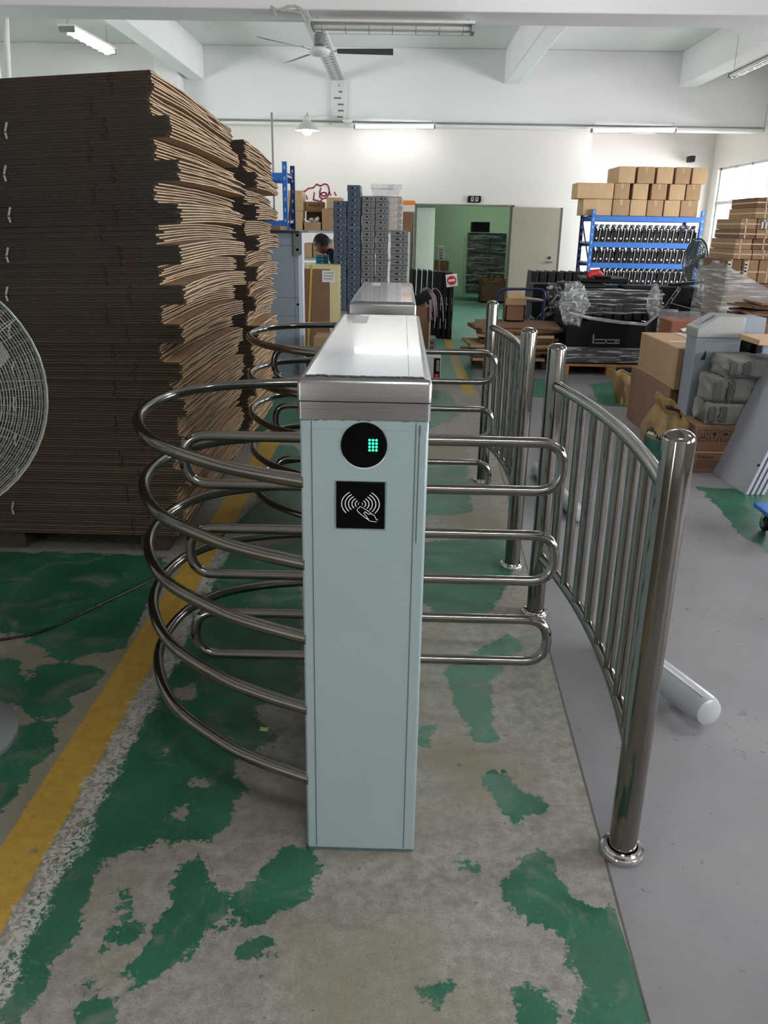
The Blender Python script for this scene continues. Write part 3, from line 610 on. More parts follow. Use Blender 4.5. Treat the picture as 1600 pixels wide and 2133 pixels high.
# ------------------------------------------------------------------ stacks of flattened cartons
def sheet_mesh(name, xl, xr, y0, y1, th, slot, curve, seed, sag=0, xref=0, ny=7):
    # one folded carton: two plies of corrugated board, front edge marked with a dark flap slot; built at z=0
    rr = random.Random(seed); mb = MB(); ys = [y0+(y1-y0)*i/ny for i in range(ny+1)]
    def ply(za, zb, dx, dy, em):
        jx = [xr+dx+rr.uniform(-.009, .009) for _ in ys]; n = len(ys)
        sf = lambda x: sag*(xref-x)/(xref-xl)
        mid_ = xl+(xref-xl)*.55; wf = lambda x: .25+.75*(x-mid_)/(xref-mid_)
        def q(i_):
            w_ = curve(ys[i_]); y = ys[i_]+(dy if i_ == 0 else 0); mid = xl+(xref-xl)*.55
            return [(xl, y, za-sag), (mid, y, za+w_*.25-sf(mid)), (jx[i_], y, za+wf(jx[i_])*w_-sf(jx[i_])), (xl, y, zb-sag), (mid, y, zb+w_*.25-sf(mid)), (jx[i_], y, zb+wf(jx[i_])*w_-sf(jx[i_]))]
        for i in range(n-1):
            o = len(mb.v); mb.v += q(i)+q(i+1)
            F = [(0, 1, 7, 6), (1, 2, 8, 7), (3, 9, 10, 4), (4, 10, 11, 5)]; mb.f += [tuple(o+k for k in f) for f in F]; mb.mi += [0]*4
            mb.f += [tuple(o+k for k in (2, 5, 11, 8))]; mb.mi += [em]
            if i == 0: mb.f += [tuple(o+k for k in (0, 3, 4, 1)), tuple(o+k for k in (1, 4, 5, 2))]; mb.mi += [1, 1]
            if i == n-2: mb.f += [tuple(o+k for k in (6, 7, 10, 9)), tuple(o+k for k in (7, 8, 11, 10))]; mb.mi += [1, 1]
    ply(0, th*.42, 0, 0, 2); ply(th*.48, th*.90, rr.uniform(-.016, -.002), .006, 1)
    # flap slot: dark sliver painting in the notch's shade on the front edge
    mb.k = 3; zs = -sag*(xref-slot)/(xref-xl); mb.box(slot-.0025, slot+.0025, y0-.0006, y0+.02, th*.0+zs, th*.75+zs)
    return mb
def make_stack(prefix, xl, xr, y0, y1, z0, n_b, n_s, th, seed, group, curv, place, slots, amp):
    rr = random.Random(seed); zb = z0
    for b in range(n_b):
        odd = b % 2; tz = (zb-z0)/(n_b*n_s*th); top = b >= n_b-2
        ex = (0.0 if odd else -amp*(1 if tz > .38 else .45))+rr.uniform(-.012, .012)-.05*abs(tz-.55); lean = .07*tz
        ye = y1-(.16 if odd else 0)+rr.uniform(-.03, .03); ys_ = y0+rr.uniform(-.004, .006)
        if top: ex = -amp*1.15; ye = y1
        cf = curv(tz); sl = slots[odd]+rr.uniform(-.03, .03); sag = .17*max(0, tz-.3)
        lb = {0: 'lowest', n_b-1: 'topmost'}.get(b, ordinal(min(b, n_b-1-b))+(' from the bottom' if b < n_b/2 else ' from the top'))
        t = T('carton_bundle', 'bundle of flattened brown cartons, %s in the %s' % (lb, place), 'cardboard', ((xl+xr)/2, y0, zb), group)
        protos = []
        for s in range(n_s):
            if s < 3:
                mb = sheet_mesh('s', xl, xr+lean+ex+rr.uniform(-.006, .006), ys_, ye, th, sl+rr.uniform(-.006, .006), lambda y: cf((y-y0)/(y1-y0)), seed*100+b*10+s, sag, xr)
                mb.v = [(v[0], v[1], v[2]+zb) for v in mb.v]
                o = link('flattened_carton', mb, [CARD, FLUTE, EDGE, DARK], t, smooth=False); protos.append(o)
            else:
                o = protos[s % 3].copy(); C.objects.link(o); o.parent = t
            o.location = (rr.uniform(-.008, .008), rr.uniform(-.004, .004), s*th)
            if tz > .28: o.rotation_euler.y = -s*.0008; o.location.z -= (xr-xl)/2*s*.0008
            o.rotation_euler.x = -s*(.0005 if tz < .70 else .0013)*1.7/(y1-y0)
        if prefix == 'near' and b % 2 and b < 23:
            sx = -1.70-.22*(1-tz)+rr.uniform(-.012, .012); h = n_s*th; zz = zb-sag*.35
            link('strap', MB().strip([(sx+.007, zz+h*.9), (sx-.005, zz+h*.5), (sx+.0, zz+h*.22)], .009, ys_-.012, ys_-.010), mat('strap_white', (150, 148, 138), .6), t)
        zb += n_s*th
def curv1(tz):
    k = max(0, (tz-.72)/.28); u = .03*max(0, 1-abs(tz-.5)/.4); d = 0
    return lambda s: -.05*k*s*s+u*(math.sin(math.pi*s)-.6*s)-d*.2*s
make_stack('near', -2.9, -1.04, 3.85, 5.55, .10, 24, 7, .0126, 5, 'strapped bundles in the tall near stack of flattened cartons', curv1, 'tall near stack', (-1.36, -1.27), .092)
make_stack('far', -2.6, -1.045, 5.95, 7.1, .10, 20, 7, .0146, 9, 'bundles in the stack of flattened cartons behind the near stack', curv1, 'farther stack', (-1.5, -1.4), .075)
def pallet(label, x0, x1, y0, y1, h=.1, group=None, m=WOOD):
    t = T('pallet', label, 'pallet', ((x0+x1)/2, (y0+y1)/2, 0), group)
    n = 7
    for i in range(n):
        yy = y0+(y1-y0)*(i+.08)/n; link('top_board', MB().box(x0, x1, yy, yy+(y1-y0)/n*.82, h*.8, h), m, t)
    for i in range(3):
        xx = x0+(x1-x0)*i/2*.93; 
        for j in range(3):
            yj = y0+(y1-y0)*.9*j/2; link('block', MB().box(xx, xx+(x1-x0)*.09, yj, yj+(y1-y0)*.1, h*.18, h*.8), m, t)
        link('bottom_board', MB().box(xx, xx+(x1-x0)*.09, y0, y1, 0, h*.18), m, t)
    return t
DWOOD = mat('dark_pallet_wood', (58, 46, 36), .8, noise=.3, scale=6)
pallet('dark pallet under the tall near stack of flattened cartons', -2.8, -1.2, 3.9, 5.5, .1, m=DWOOD)
pallet('dark pallet under the farther stack of flattened cartons', -2.5, -1.25, 6.0, 7.4, .1, m=DWOOD)
# ------------------------------------------------------------------ cartons and crates
def carton(name, label, x0, x1, y0, y1, z0, z1, m=CARD, group=None, tape=True, cat='box', open_=False, strap=None, seam=True):
    t = T(name, label, cat, ((x0+x1)/2, (y0+y1)/2, z0), group)
    if open_:
        e = .008; mb = MB().box(x0, x1, y0, y1, z0, z0+e).box(x0, x1, y0, y0+e, z0, z1).box(x0, x1, y1-e, y1, z0, z1).box(x0, x0+e, y0, y1, z0, z1).box(x1-e, x1, y0, y1, z0, z1)
        link('carton_body', mb, m, t)
        h = (x1-x0)*.35
        link('flap', MB().hexa([(x0, y0, z1), (x1, y0, z1), (x1, y0+.006, z1), (x0, y0+.006, z1), (x0+.01, y0-h*.8, z1+h*.3), (x1-.01, y0-h*.8, z1+h*.3), (x1-.01, y0-h*.8, z1+h*.3+.006), (x0+.01, y0-h*.8, z1+h*.3+.006)]), m, t)
        link('flap', MB().hexa([(x1-.006, y0, z1), (x1, y0, z1), (x1, y1, z1), (x1-.006, y1, z1), (x1+h, y0+.02, z1+h*.15), (x1+h, y0+.02, z1+h*.15+.006), (x1+h, y1-.02, z1+h*.15+.006), (x1+h, y1-.02, z1+h*.15)]), m, t)
        return t
    link('carton_body', MB().box(x0, x1, y0, y1, z0, z1), m, t, bevel=min(.008, (z1-z0)*.05))
    if tape:
        w_ = min(.05, (x1-x0)*.14); xm = (x0+x1)/2
        link('packing_tape', MB().box(xm-w_/2, xm+w_/2, y0-.0015, y1+.0015, z1-.0005, z1+.0015).box(xm-w_/2, xm+w_/2, y0-.0016, y0+.001, z1-(z1-z0)*.35, z1+.0015), TAPE, t)
    if seam: link('lid_seam', MB().box((x0+x1)/2-.0015, (x0+x1)/2+.0015, y0+.01, y1-.01, z1-.001, z1+.0008), mat('carton_seam', (92, 66, 44), .9), t)
    if strap: link('strap', MB().box(x0-.002, x1+.002, y0-.003, y1+.002, strap, strap+.012).box(x0+(x1-x0)*.3, x0+(x1-x0)*.3+.012, y0-.003, y1, z0, z1+.002), mat('cream_strap', (214, 196, 160), .4), t)
    return t
def prism_lbl(t, x0, x1, z0, z1, y, name='label', m=PAPER, lines=3):
    p = link(name, MB().box(x0, x1, y-.003, y-.001, z0, z1), m, t)
    mb = MB(); rr = random.Random(int(x0*1000)); h = (z1-z0)/(lines+1)
    for i in range(lines):
        x = x0+(x1-x0)*.15; zc = z1-h*(i+.9)
        while x < x1-(x1-x0)*.2:
            wd = (x1-x0)*rr.uniform(.06, .12); mb.strip([(x, zc-h*.25), (x+wd*.6, zc+h*.25)], h*.10, y-.0042, y-.003).strip([(x, zc+h*.1), (x+wd, zc+h*.1)], h*.10, y-.0042, y-.003).strip([(x+wd*.8, zc+h*.25), (x+wd*.8, zc-h*.25)], h*.08, y-.0042, y-.003); x += wd*1.7
    link('lettering', mb, INK, p, smooth=False); return p

# --- blue rack on the right with its mechanisms and cartons
def rack(name, label, x0, x1, y0, y1, levels, top, m_up=BLUED, m_bm=BLUEP, brace=True):
    t = T(name, label, 'rack', ((x0+x1)/2, (y0+y1)/2, 0)); w_ = .055
    for x in (x0, x1-w_):
        for y in (y0, y1-w_):
            u = link('upright', MB().box(x, x+w_, y, y+w_, 0, top), m_bm if y == y0 else m_up, t)
            mb = MB(); n = int(top/.12)
            for i in range(n): mb.box(x+w_*.35, x+w_*.65, y-.0015, y, .08+i*.12, .12+i*.12)
            link('slot', mb, mat('slot_pale', (170, 190, 215), .5), u)['kind'] = 'stuff'
        if brace:
            for z in (top-.12, top*.55, .3): link('end_brace', MB().tube([(x+w_/2, y0+w_, z), (x+w_/2, y1-w_, z)], .014, 6), m_up, t)
            for z in (.35, top*.55): link('end_brace', MB().tube([(x+w_/2, y0+w_, z), (x+w_/2, y1-w_, z+top*.36)], .014, 6), m_up, t)
    for z in levels:
        link('beam', MB().box(x0+w_, x1-w_, y0, y0+.045, z-.085, z), m_bm, t, bevel=.006); link('beam', MB().box(x0+w_, x1-w_, y1-.045, y1, z-.085, z), m_bm, t)
        link('shelf_deck', MB().box(x0+w_*.5, x1-w_*.5, y0+.046, y1-.046, z-.03, z), LGREY, t)
    return t
RY = 14.5; rx0 = at(1232, 470, RY).x; rx1 = at(1466, 470, RY).x
ZL = [.36, .80, 1.13, 1.47, 1.885][0:]
ZL = [at(1240, y, RY).z for y in (592, 547, 504, 449)]
rk = rack('storage_rack', 'tall blue steel shelving rack with cartons on top, beside the window', rx0, rx1, RY, RY+.95, [.25]+ZL, ZL[-1]+.10)
def mech():
    t = T('gate_mechanism', '', 'machine part', (0, 0, 0))
    link('motor', MB().lathe([(.028, .03), (.042, .035), (.042, .13), (.026, .14), (.014, .142), (.014, .17)], (0, .0, 0), 12), BLACKM, t, world=False)
    link('base_plate', MB().box(-.045, .04, -.05, .12, 0, .03).box(-.040, -.008, -.045, .1, .03, .19), BLACKM, t, world=False)
    link('bracket', MB().hexa([(.030, -.052, .0), (.036, -.052, .0), (.036, -.04, .0), (.030, -.04, .0), (.046, -.052, .17), (.052, -.052, .17), (.052, -.04, .17), (.046, -.04, .17)]).box(.025, .058, -.052, -.04, .165, .175), mat('bracket_white_metal', (196, 198, 200), .4, .3), t, world=False)
    link('hub', MB().lathe([(.013, 0), (.013, .012)], (.0, -.052, .045), 10, M=Matrix.Rotation(R_(90), 4, 'X')), WHITEP, t, world=False)
    link('top_cap', MB().lathe([(.03, .19), (.035, .2), (.035, .215), (.01, .225)], (-.01, .02, 0), 12), mat('grey_plastic', (120, 126, 126), .5), t, world=False)
    return t
MG = 'motor mechanisms lined up on the blue rack'
m0 = None; SHN = {1: 'lowest stocked shelf', 2: 'middle shelf', 3: 'top shelf'}
for lv, z in ((3, ZL[2]), (2, ZL[1]), (1, ZL[0])):
    n = 17 if lv != 1 else 16; xs0 = rx0+.12+(.18 if lv == 1 else 0); xs1 = rx1-.10
    for i in range(n):
        lb = 'black motor mechanism on the %s of the blue rack, %s' % (SHN[lv], 'leftmost' if i == 0 else 'rightmost' if i == n-1 else (ordinal(i)+' from left' if i < n/2 else ordinal(n-1-i)+' from right'))
        loc = (xs0+(xs1-xs0)*i/(n-1), RY+.13+random.uniform(-.01, .01), z+.004)
        if m0 is None: m0 = mech(); m0.location = loc; m0['label'] = lb; m0['group'] = MG; c = m0
        else: c = dup(m0, loc, lb, MG)
        c.scale = (1.25, 1, 1.25)
# cartons on the rack: three layers, drawn from pixel edges
rows = [(443, 408, [(1217, 1278), (1279, 1314), (1316, 1350), (1352, 1385), (1387, 1420), (1422, 1458)], 'bottom'),
        (408, 374, [(1205, 1281), (1283, 1315), (1322, 1354), (1361, 1393), (1399, 1432), (1434, 1464)], 'middle'),
        (374, 338, [(1292, 1327), (1332, 1368), (1373, 1407), (1412, 1443), (1447, 1478)], 'top')]
z0 = ZL[-1]+.003
for ya, yb, cs, nm in rows:
    h = at(1350, yb, RY).z-at(1350, ya, RY).z
    for i, (xa, xb) in enumerate(cs):
        a = at(xa, (ya+yb)/2, RY).x; b = at(xb, (ya+yb)/2, RY).x
        big = (xb-xa) > 50
        if big and nm == 'middle': lb = 'wide carton jutting out at left in the middle layer on the blue rack'
        elif big: lb = 'wide carton at left end of the bottom layer on the blue rack'
        else: lb = 'carton on the blue rack, %s layer, %s from the right' % (nm, ordinal(len(cs)-1-i))
        carton('carton', lb, a, b, RY+.065+random.uniform(0, .02), RY+(.86 if not big else .55), z0, z0+h*.985, [CARD2, CARD][(i) % 2] if not big else CARD2, 'cartons piled on top of the blue rack', seam=False)
    z0 += h
# pieces on the lower rack deck
# --- tall fan in front of the rack
def floor_fan():
    c = at(1448, 545, 12.6); t = T('pedestal_fan', 'grey pedestal fan standing by the window right of the blue rack', 'fan', (c.x+.2, 12.6, 0))
    ax = Vector((-.955, -.20, .04)).normalized(); M = ax.to_track_quat('Z', 'Y').to_matrix().to_4x4()
    R = .32; mb = MB()
    def P(r, q, d): return c+(M @ Vector((r*math.cos(q), r*math.sin(q), d)))
    for k in range(9):
        for sg in (1, -1): mb.tube([P(R*(1-.11*k), 2*math.pi*i/28, sg*.08*(1-(1-.11*k)**2)+0) for i in range(28)], .004 if k else .012, 4, closed=True)
    for k in range(16): 
        q = 2*math.pi*k/16
        for sg in (1, -1): mb.tube([P(R*r, q, sg*.08*(1-r*r)) for r in (1, .7, .4, .1)], .004, 4)
    link('wire_guard', mb, mat('fan_guard_dark', (96, 102, 104), .4, .6), t)
    for k in range(3):
        q = k*2.094; b_ = MB().prism([(.04*math.cos(q-.4), .04*math.sin(q-.4)), (.28*math.cos(q-.7), .28*math.sin(q-.7)), (.3*math.cos(q-.1), .3*math.sin(q-.1)), (.29*math.cos(q+.55), .29*math.sin(q+.55)), (.05*math.cos(q+.6), .05*math.sin(q+.6))], -.01, .01, 'z'); b_.v = [tuple(c+M @ Vector(v)) for v in b_.v]
        link('blade', b_, mat('fan_blade_dark', (84, 88, 90), .4, .5), t)
    link('motor', MB().lathe([(.05, .02), (.10, -.06), (.105, -.27), (.07, -.33), (0, -.34)], c, 20, M=M), mat('motor_grey', (120, 122, 120), .5), t)
    b = c-ax*.16
    link('pole', MB().tube([(b.x, b.y, .05), (b.x, b.y, b.z-.06)], .022, 10), FANB, t)
    link('base', MB().lathe([(.22, 0), (.22, .02), (.05, .06), (.03, .1)], (b.x, b.y, 0), 28), FANB, t)
    t2 = t
floor_fan()

# --- pallet with black gate parts wrapped in film
def bracket_mb(cx, cz, L, ang, y):
    M = Matrix.Translation((cx, y, cz)) @ Matrix.Rotation(ang, 4, 'Y')
    mb = MB(); w_ = L*.13
    def seg(a, b, wd): 
        q = MB().strip([a, b], wd, -.006, 0); mb.add([M @ Vector(v) for v in q.v], q.f)
    seg((-L/2, -w_/2), (L/2, -w_/2), w_*.35); seg((-L/2, w_/2), (L/2, w_/2), w_*.35); seg((-L/2, -w_/2), (-L/2, w_*1.9), w_*.45); seg((L/2, -w_/2), (L/2, w_/2), w_*.4); seg((0, -w_/2), (0, w_/2), w_*.5)
    q = MB().lathe([(w_*.32, 0), (w_*.32, .012)], (L*.38, 0, 0), 10, M=Matrix.Rotation(R_(90), 4, 'X')); mb.add([M @ Vector(v) for v in q.v], q.f)
    return mb
GALV = mat('galvanised_bracket', (150, 156, 152), .4, .5)
def gate_box(label, x0, x1, y0, y1, z0, z1, brs=(), group='black gate housings heaped on pallets', rz=0, ribs=0):
    t = T('gate_housing', label, 'machine part', ((x0+x1)/2, (y0+y1)/2, z0), group)
    link('housing', MB().box(x0, x1, y0, y1, z0, z1), BLACKM, t, bevel=.012)
    for i in range(ribs):
        xx = x0+(x1-x0)*(i+.5)/ribs; link('fold_line', MB().box(xx-.004, xx+.004, y0-.004, y0, z0+.01, z1-.01), mat('black_edge', (40, 42, 44), .4), t)
    for (cx, cz, L, an) in brs: link('bracket', bracket_mb(cx, cz, L, an, y0-.001), GALV, t)
    if rz: t.rotation_euler.z = rz
    return t
pallet('pale wooden pallet under the black wrapped goods', 1.88, 3.05, 9.6, 10.7, .13)
PG = None
A = lambda x, y, Y=9.62: at(x, y, Y)
gate_box('long black film-wrapped housing lying directly on the pale wooden pallet', A(1171, 740).x, A(1336, 740).x, 9.63, 10.6, .135, A(1250, 727).z, group=PG)
lw = T('film_sheet', 'pale stretch film pulled tight around the long housing on the pallet', 'film', (2.3, 9.6, .14)); link('film', MB().box(A(1170, 740).x-.01, A(1336, 740).x+.01, 9.605, 9.62, .15, A(1250, 727).z+.02), WRAP, lw)
zt = A(1250, 727).z+.005
gate_box('black housing with a slotted bracket, on the long wrapped housing', A(1180, 700).x, A(1345, 700).x, 9.66, 10.5, zt, A(1250, 670).z, [(A(1264, 712).x, A(1264, 712).z, .30, 0)], group=PG)
zm = A(1250, 670).z+.003
n = 9; xa, xb = A(1180, 640).x, A(1370, 640).x
for i in range(n):
    u0 = xa+(xb-xa)*i/n; u1 = xa+(xb-xa)*(i+.93)/n
    gate_box('upright black slab under the film heap on the pallet, %s' % ('leftmost' if i == 0 else ordinal(i)+' from left'), u0, u1, 9.75, 10.4, zm, A(1250, 640).z+.0, group='upright black slabs in the middle of the pallet')
z = A(1250, 640).z+.002
for i in range(5):
    h = (A(1250, 602).z-z)/(5-i) if i else (A(1250, 602).z-z)/5
    gate_box('flat black slab in the film-wrapped pile, %s' % ('lowest' if i == 0 else ordinal(i)+' from its bottom'), A(1198, 620).x+random.uniform(-.02, .02), A(1362, 620).x+random.uniform(-.02, .02), 9.78, 10.5, z, z+h*.9, group='flat black slabs wrapped in film')
    z += h
gate_box('loose black panel tilted on top of the wrapped pile, left', A(1186, 590).x, A(1262, 590).x, 9.7, 10.25, z+.002, z+.045, group=None, rz=.15)
gate_box('loose black panel on top of the wrapped pile, under the red tool', A(1232, 585).x, A(1330, 590).x, 9.9, 10.6, z+.047, z+.10, group=None, rz=-.12)
gate_box('narrow black panel at right on top of the wrapped pile', A(1300, 590).x, A(1358, 590).x, 9.62, 9.88, z+.002, z+.042, group=None)
# film draped round the pile: crumpled shell open at the back
def film_shell(label, x0, x1, y0, y1, zlo, zhi, m=WRAP, amp=.03, seed=1, origin=None, nx=40, nz=14):
    rr = np.random.default_rng(seed); mb = MB(); P = []
    path = [(x0, y1), (x0, y0), (x1, y0), (x1, y1)]; segl = [y1-y0, x1-x0, y1-y0]; tot = sum(segl)
    ph = rr.uniform(0, 6.28, 6)
    for i in range(nx+1):
        d = tot*i/nx
        if d < segl[0]: p = (x0, y1-d)
        elif d < segl[0]+segl[1]: p = (x0+d-segl[0], y0)
        else: p = (x1, y0+d-segl[0]-segl[1])
        lo = zlo(i/nx) if callable(zlo) else zlo; hi = zhi(i/nx) if callable(zhi) else zhi
        for j in range(nz+1):
            s = j/nz; w_ = amp*(math.sin(9*s+ph[0]+i*.9)*.4+math.sin(17*s-i*.5+ph[1])*.3+rr.uniform(-.3, .3)); bul = .04*math.sin(math.pi*s)
            cx, cy = (x0+x1)/2, (y0+y1)/2; v = Vector((p[0]-cx, p[1]-cy)).normalized(); P.append((p[0]+v.x*(w_+bul), p[1]+v.y*(w_+bul)-.0, lo+(hi-lo)*s))
    F = [(i*(nz+1)+j, (i+1)*(nz+1)+j, (i+1)*(nz+1)+j+1, i*(nz+1)+j+1) for i in range(nx) for j in range(nz)]
    mb.add(P, F); return solo('stretch_film', label, 'film', mb, m, origin or (x0, y0, min(v[2] for v in P)), ang=60)
zl = A(1250, 660).z; film_shell('crumpled clear stretch film bulging around the black pile on the pallet', A(1172, 640).x, A(1378, 640).x, 9.64, 10.6, lambda s: zl+.02+.12*abs(s-.45)**1.0, A(1250, 601).z, WRAP, .035, 4)
def crumple(label, c, r, m, seed, n=40, amp=.38):
    rr = np.random.default_rng(seed); vs = []; nv = n*2//3
    K = [(rr.normal(0, 1, 3)*6, rr.uniform(0, 6.28)) for _ in range(7)]
    for i in range(nv+1):
        th = math.pi*i/nv
        for k in range(n):
            q = 2*math.pi*k/n; d = np.array([math.sin(th)*math.cos(q), math.sin(th)*math.sin(q), math.cos(th)])
            s = 1+amp*(sum(1-2*abs(math.sin(float(d@a)*.5+b)) for a, b in K)/7)+(rr.uniform(-.05, .05) if 0 < i < nv else 0); vs.append((c[0]+d[0]*r[0]*s, c[1]+d[1]*r[1]*s, c[2]+d[2]*r[2]*s))
    mb = MB().add(vs, [(i*n+k, i*n+(k+1) % n, (i+1)*n+(k+1) % n, (i+1)*n+k) for i in range(nv) for k in range(n)])
    return solo('stretch_film', label, 'film', mb, m, (c[0], c[1], min(v[2] for v in vs)), ang=20)
q_ = A(1196, 632, 9.66); crumple('bright crumpled ball of stretch film at the left corner of the wrapped pile', tuple(q_), (.17, .12, .25), WRAPM, 3)
q_ = A(1362, 628, 9.66); crumple('crumpled stretch film at the right corner of the wrapped pile', tuple(q_), (.07, .10, .20), WRAPM, 8)
mb = MB(); pts = [A(1185, 650, 9.58), A(1230, 663, 9.56), A(1290, 671, 9.56), A(1345, 676, 9.56), A(1372, 655, 9.6)]
mb.tube(pts, [.012, .02, .02, .018, .012], 8); solo('twisted_film', 'twisted rope of pale film slung across the front of the pile', 'film', mb, WRAPD, tuple(pts[0]))
# red tool on the heap
p = A(1240, 578, 9.95); zt2 = z+.10
t = T('cutting_tool', 'small red and black hand tool lying on the topmost black panel', 'tool', (p.x, 9.95, zt2))
link('tool_body', MB().tube([(p.x-.10, 9.9, zt2+.02), (p.x-.05, 9.93, zt2+.05), (p.x+.02, 9.95, zt2+.055), (p.x+.09, 9.97, zt2+.03)], [.02, .045, .05, .02], 10), RED, t)
link('tool_handle', MB().tube([(p.x-.02, 9.9, zt2+.015), (p.x+.16, 9.86, zt2+.015)], .014, 8), BLACKM, t)

# rows of black leaning flaps against the door side (1100-1240)
for i in range(9):
    a = at(1105+i*17.2, 600, 11.6); 
    t = T('leaning_flap', 'black flap panel leaning in the row before the beige door, %s' % ('leftmost' if i == 0 else ordinal(i)+' from left'), 'panel', (a.x+.06, 11.6, 0), 'black flap panels leaning in a row')
    zt_ = at(1180, 566, 11.6).z; x = a.x
    link('flap_body', MB().hexa([(x-.02, 11.55, .45), (x+.05, 11.55, .45), (x+.05, 12.0, .45), (x-.02, 12.0, .45), (x+.005, 11.6, zt_), (x+.10, 11.6, zt_-.01), (x+.10, 12.0, zt_-.01), (x+.005, 12.0, zt_)]), BLACKM, t, bevel=.01)
t = gate_box('long black crate carrying the row of leaning black flaps', at(1098, 600, 11.5).x, at(1252, 600, 11.5).x, 11.45, 12.1, 0, .45, group=None)
BH = [(at(1147, 640, 11.0), .5, R_(-52)), (at(1172, 620, 11.0), .38, R_(62)), (at(1128, 662, 11.0), .3, R_(-30)), (at(1140, 690, 11.0), .26, R_(-60))]
t = gate_box('large black housing with angled slotted brackets behind the hand trolley', at(1108, 640, 11).x, at(1188, 640, 11).x, 11.02, 11.4, 0, at(1150, 592, 11).z, [(p.x, p.z, L, a) for p, L, a in BH], group=None)
t = gate_box('black housing with a bracket right of the wrapped pile', at(1372, 640, 11).x, at(1450, 640, 11).x, 11.0, 11.5, 0, at(1400, 598, 11).z, [(at(1400, 622, 11).x, at(1400, 622, 11).z, .3, R_(-60))], group=None)
t = gate_box('low black bench of gate parts under the long black arms', at(1378, 620, 11.5).x, at(1512, 620, 11.5).x, 11.55, 12.1, 0, at(1440, 606, 11.5).z, group=None)
for i, (xa, ya, xb, yb, yy) in enumerate([(1395, 598, 1508, 588, 11.2), (1420, 612, 1500, 620, 11.1), (1440, 630, 1480, 655, 10.6), (1440, 590, 1505, 594, 11.4), (1395, 640, 1460, 656, 10.5)]):
    a = at(xa, ya, yy); b = at(xb, yb, yy); d = (b-a)
    t = T('swing_barrier', 'long black gate arm in the heap left of the wrapped cartons, %s' % ['longest, on top', 'below the longest', 'slanting down to the right', 'behind the longest', 'lowest of the heap'][i].replace('slanting down to the right', 'slanting down'), 'machine part', tuple(a), 'black gate arms heaped on the bench')
    link('arm_bar', MB().hexa([a+Vector(v) for v in [(0, 0, 0), (0, .09, 0)]][:1]+[b, b+Vector((0, .09, 0)), a+Vector((0, .09, 0)), a+Vector((0, 0, .045)), b+Vector((0, 0, .045)), b+Vector((0, .09, .045)), a+Vector((0, .09, .045))]), BLACKM, t)
    link('edge_strip', MB().tube([a+Vector((.02, -.004, .046)), b+Vector((-.02, -.004, .046))], .005, 6), GALV, t)
for i, (pa, pb, pt) in enumerate([(1372, 1409, 646), (1411, 1456, 650)]):
    a = at(pa, 660, 10.3); b = at(pb, 660, 10.3); t = gate_box('film-clouded dark block below the black bars, %s' % ['left', 'right'][i], a.x, b.x, 10.3, 10.62, 0, at(1400, pt, 10.3).z, group=None)
    link('film', MB().box(a.x-.01, b.x+.01, 10.285, 10.297, .3, at(1400, pt, 10.3).z+.01), WRAPD, t)
for i, (x, y) in enumerate([(1440, 640), (1462, 625)]):
    p = at(x, y, 11.0); gate_box('black motor block propping the arms, %s' % ['left', 'right'][i], p.x-.12, p.x+.12, 10.9, 10.98, 0, p.z, group=None)

# --- hand trolley with bucket-like carton, heap of flattened cartons
def trolley():
    Y = 10.6; a = at(1040, 602, Y); b = at(1136, 602, Y); zb_ = .2
    t = T('hand_trolley', 'dark blue tubular hand trolley behind the round-topped posts', 'trolley', ((a.x+b.x)/2, Y+.4, 0))
    pts = rounded_rect_path([(a.x-.04, Y, zb_), (a.x, Y, a.z), (b.x, Y, b.z), (b.x-.02, Y, zb_)], .09, 6)
    link('push_handle', MB().tube(pts, .017, 10), BLUED, t)
    link('platform', MB().box(a.x-.04, b.x, Y, Y+.38, zb_-.03, zb_+.01), BLUED, t, bevel=.006)
    link('cross_bar', MB().tube([(a.x, Y, .75), (b.x, Y, .75)], .012, 8), BLUED, t)
    for x in (a.x+.03, b.x-.08):
        for y in (Y+.1, Y+.30):
            w_ = link('caster', MB().lathe([(.02, -.02), (.08, -.018), (.085, 0), (.08, .018), (.02, .02)], (x, y, .085), 18, M=Matrix.Rotation(R_(90), 4, 'Y')), CABLE, t); link('fork', MB().box(x-.03, x+.03, y-.02, y+.02, .14, .17), GALV, w_)
trolley()
a = at(1052, 668, 10.25); b = at(1094, 622, 10.25)
t = T('open_carton', 'open carton with raised flaps standing on the heap before the trolley', 'box', ((a.x+b.x)/2, 10.3, a.z))
zt_ = b.z; h = MB().box(a.x, b.x, 10.22, 10.24, a.z, zt_).box(a.x, b.x, 10.5, 10.52, a.z, zt_).box(a.x, a.x+.01, 10.22, 10.52, a.z, zt_).box(b.x-.01, b.x, 10.22, 10.52, a.z, zt_).box(a.x, b.x, 10.22, 10.52, a.z, a.z+.01)
link('carton_body', h, CARD3, t); link('carton_rim', MB().box(a.x-.012, b.x+.012, 10.20, 10.215, zt_-.075, zt_+.005), CARD, t)
link('flap', MB().hexa([(b.x, 10.22, zt_), (b.x, 10.23, zt_), (b.x, 10.5, zt_), (b.x, 10.5, zt_+.01), (b.x+.22, 10.2, zt_-.02), (b.x+.22, 10.2, zt_-.012), (b.x+.22, 10.42, zt_-.01), (b.x+.22, 10.42, zt_-.02)]), CARD2, t)
link('flap', MB().hexa([(a.x, 10.21, zt_), (b.x, 10.21, zt_), (b.x, 10.22, zt_), (a.x, 10.22, zt_), (a.x+.08, 10.3, zt_+.09), (b.x-.08, 10.3, zt_+.09), (b.x-.08, 10.31, zt_+.09), (a.x+.08, 10.31, zt_+.09)]), CARD2, t)
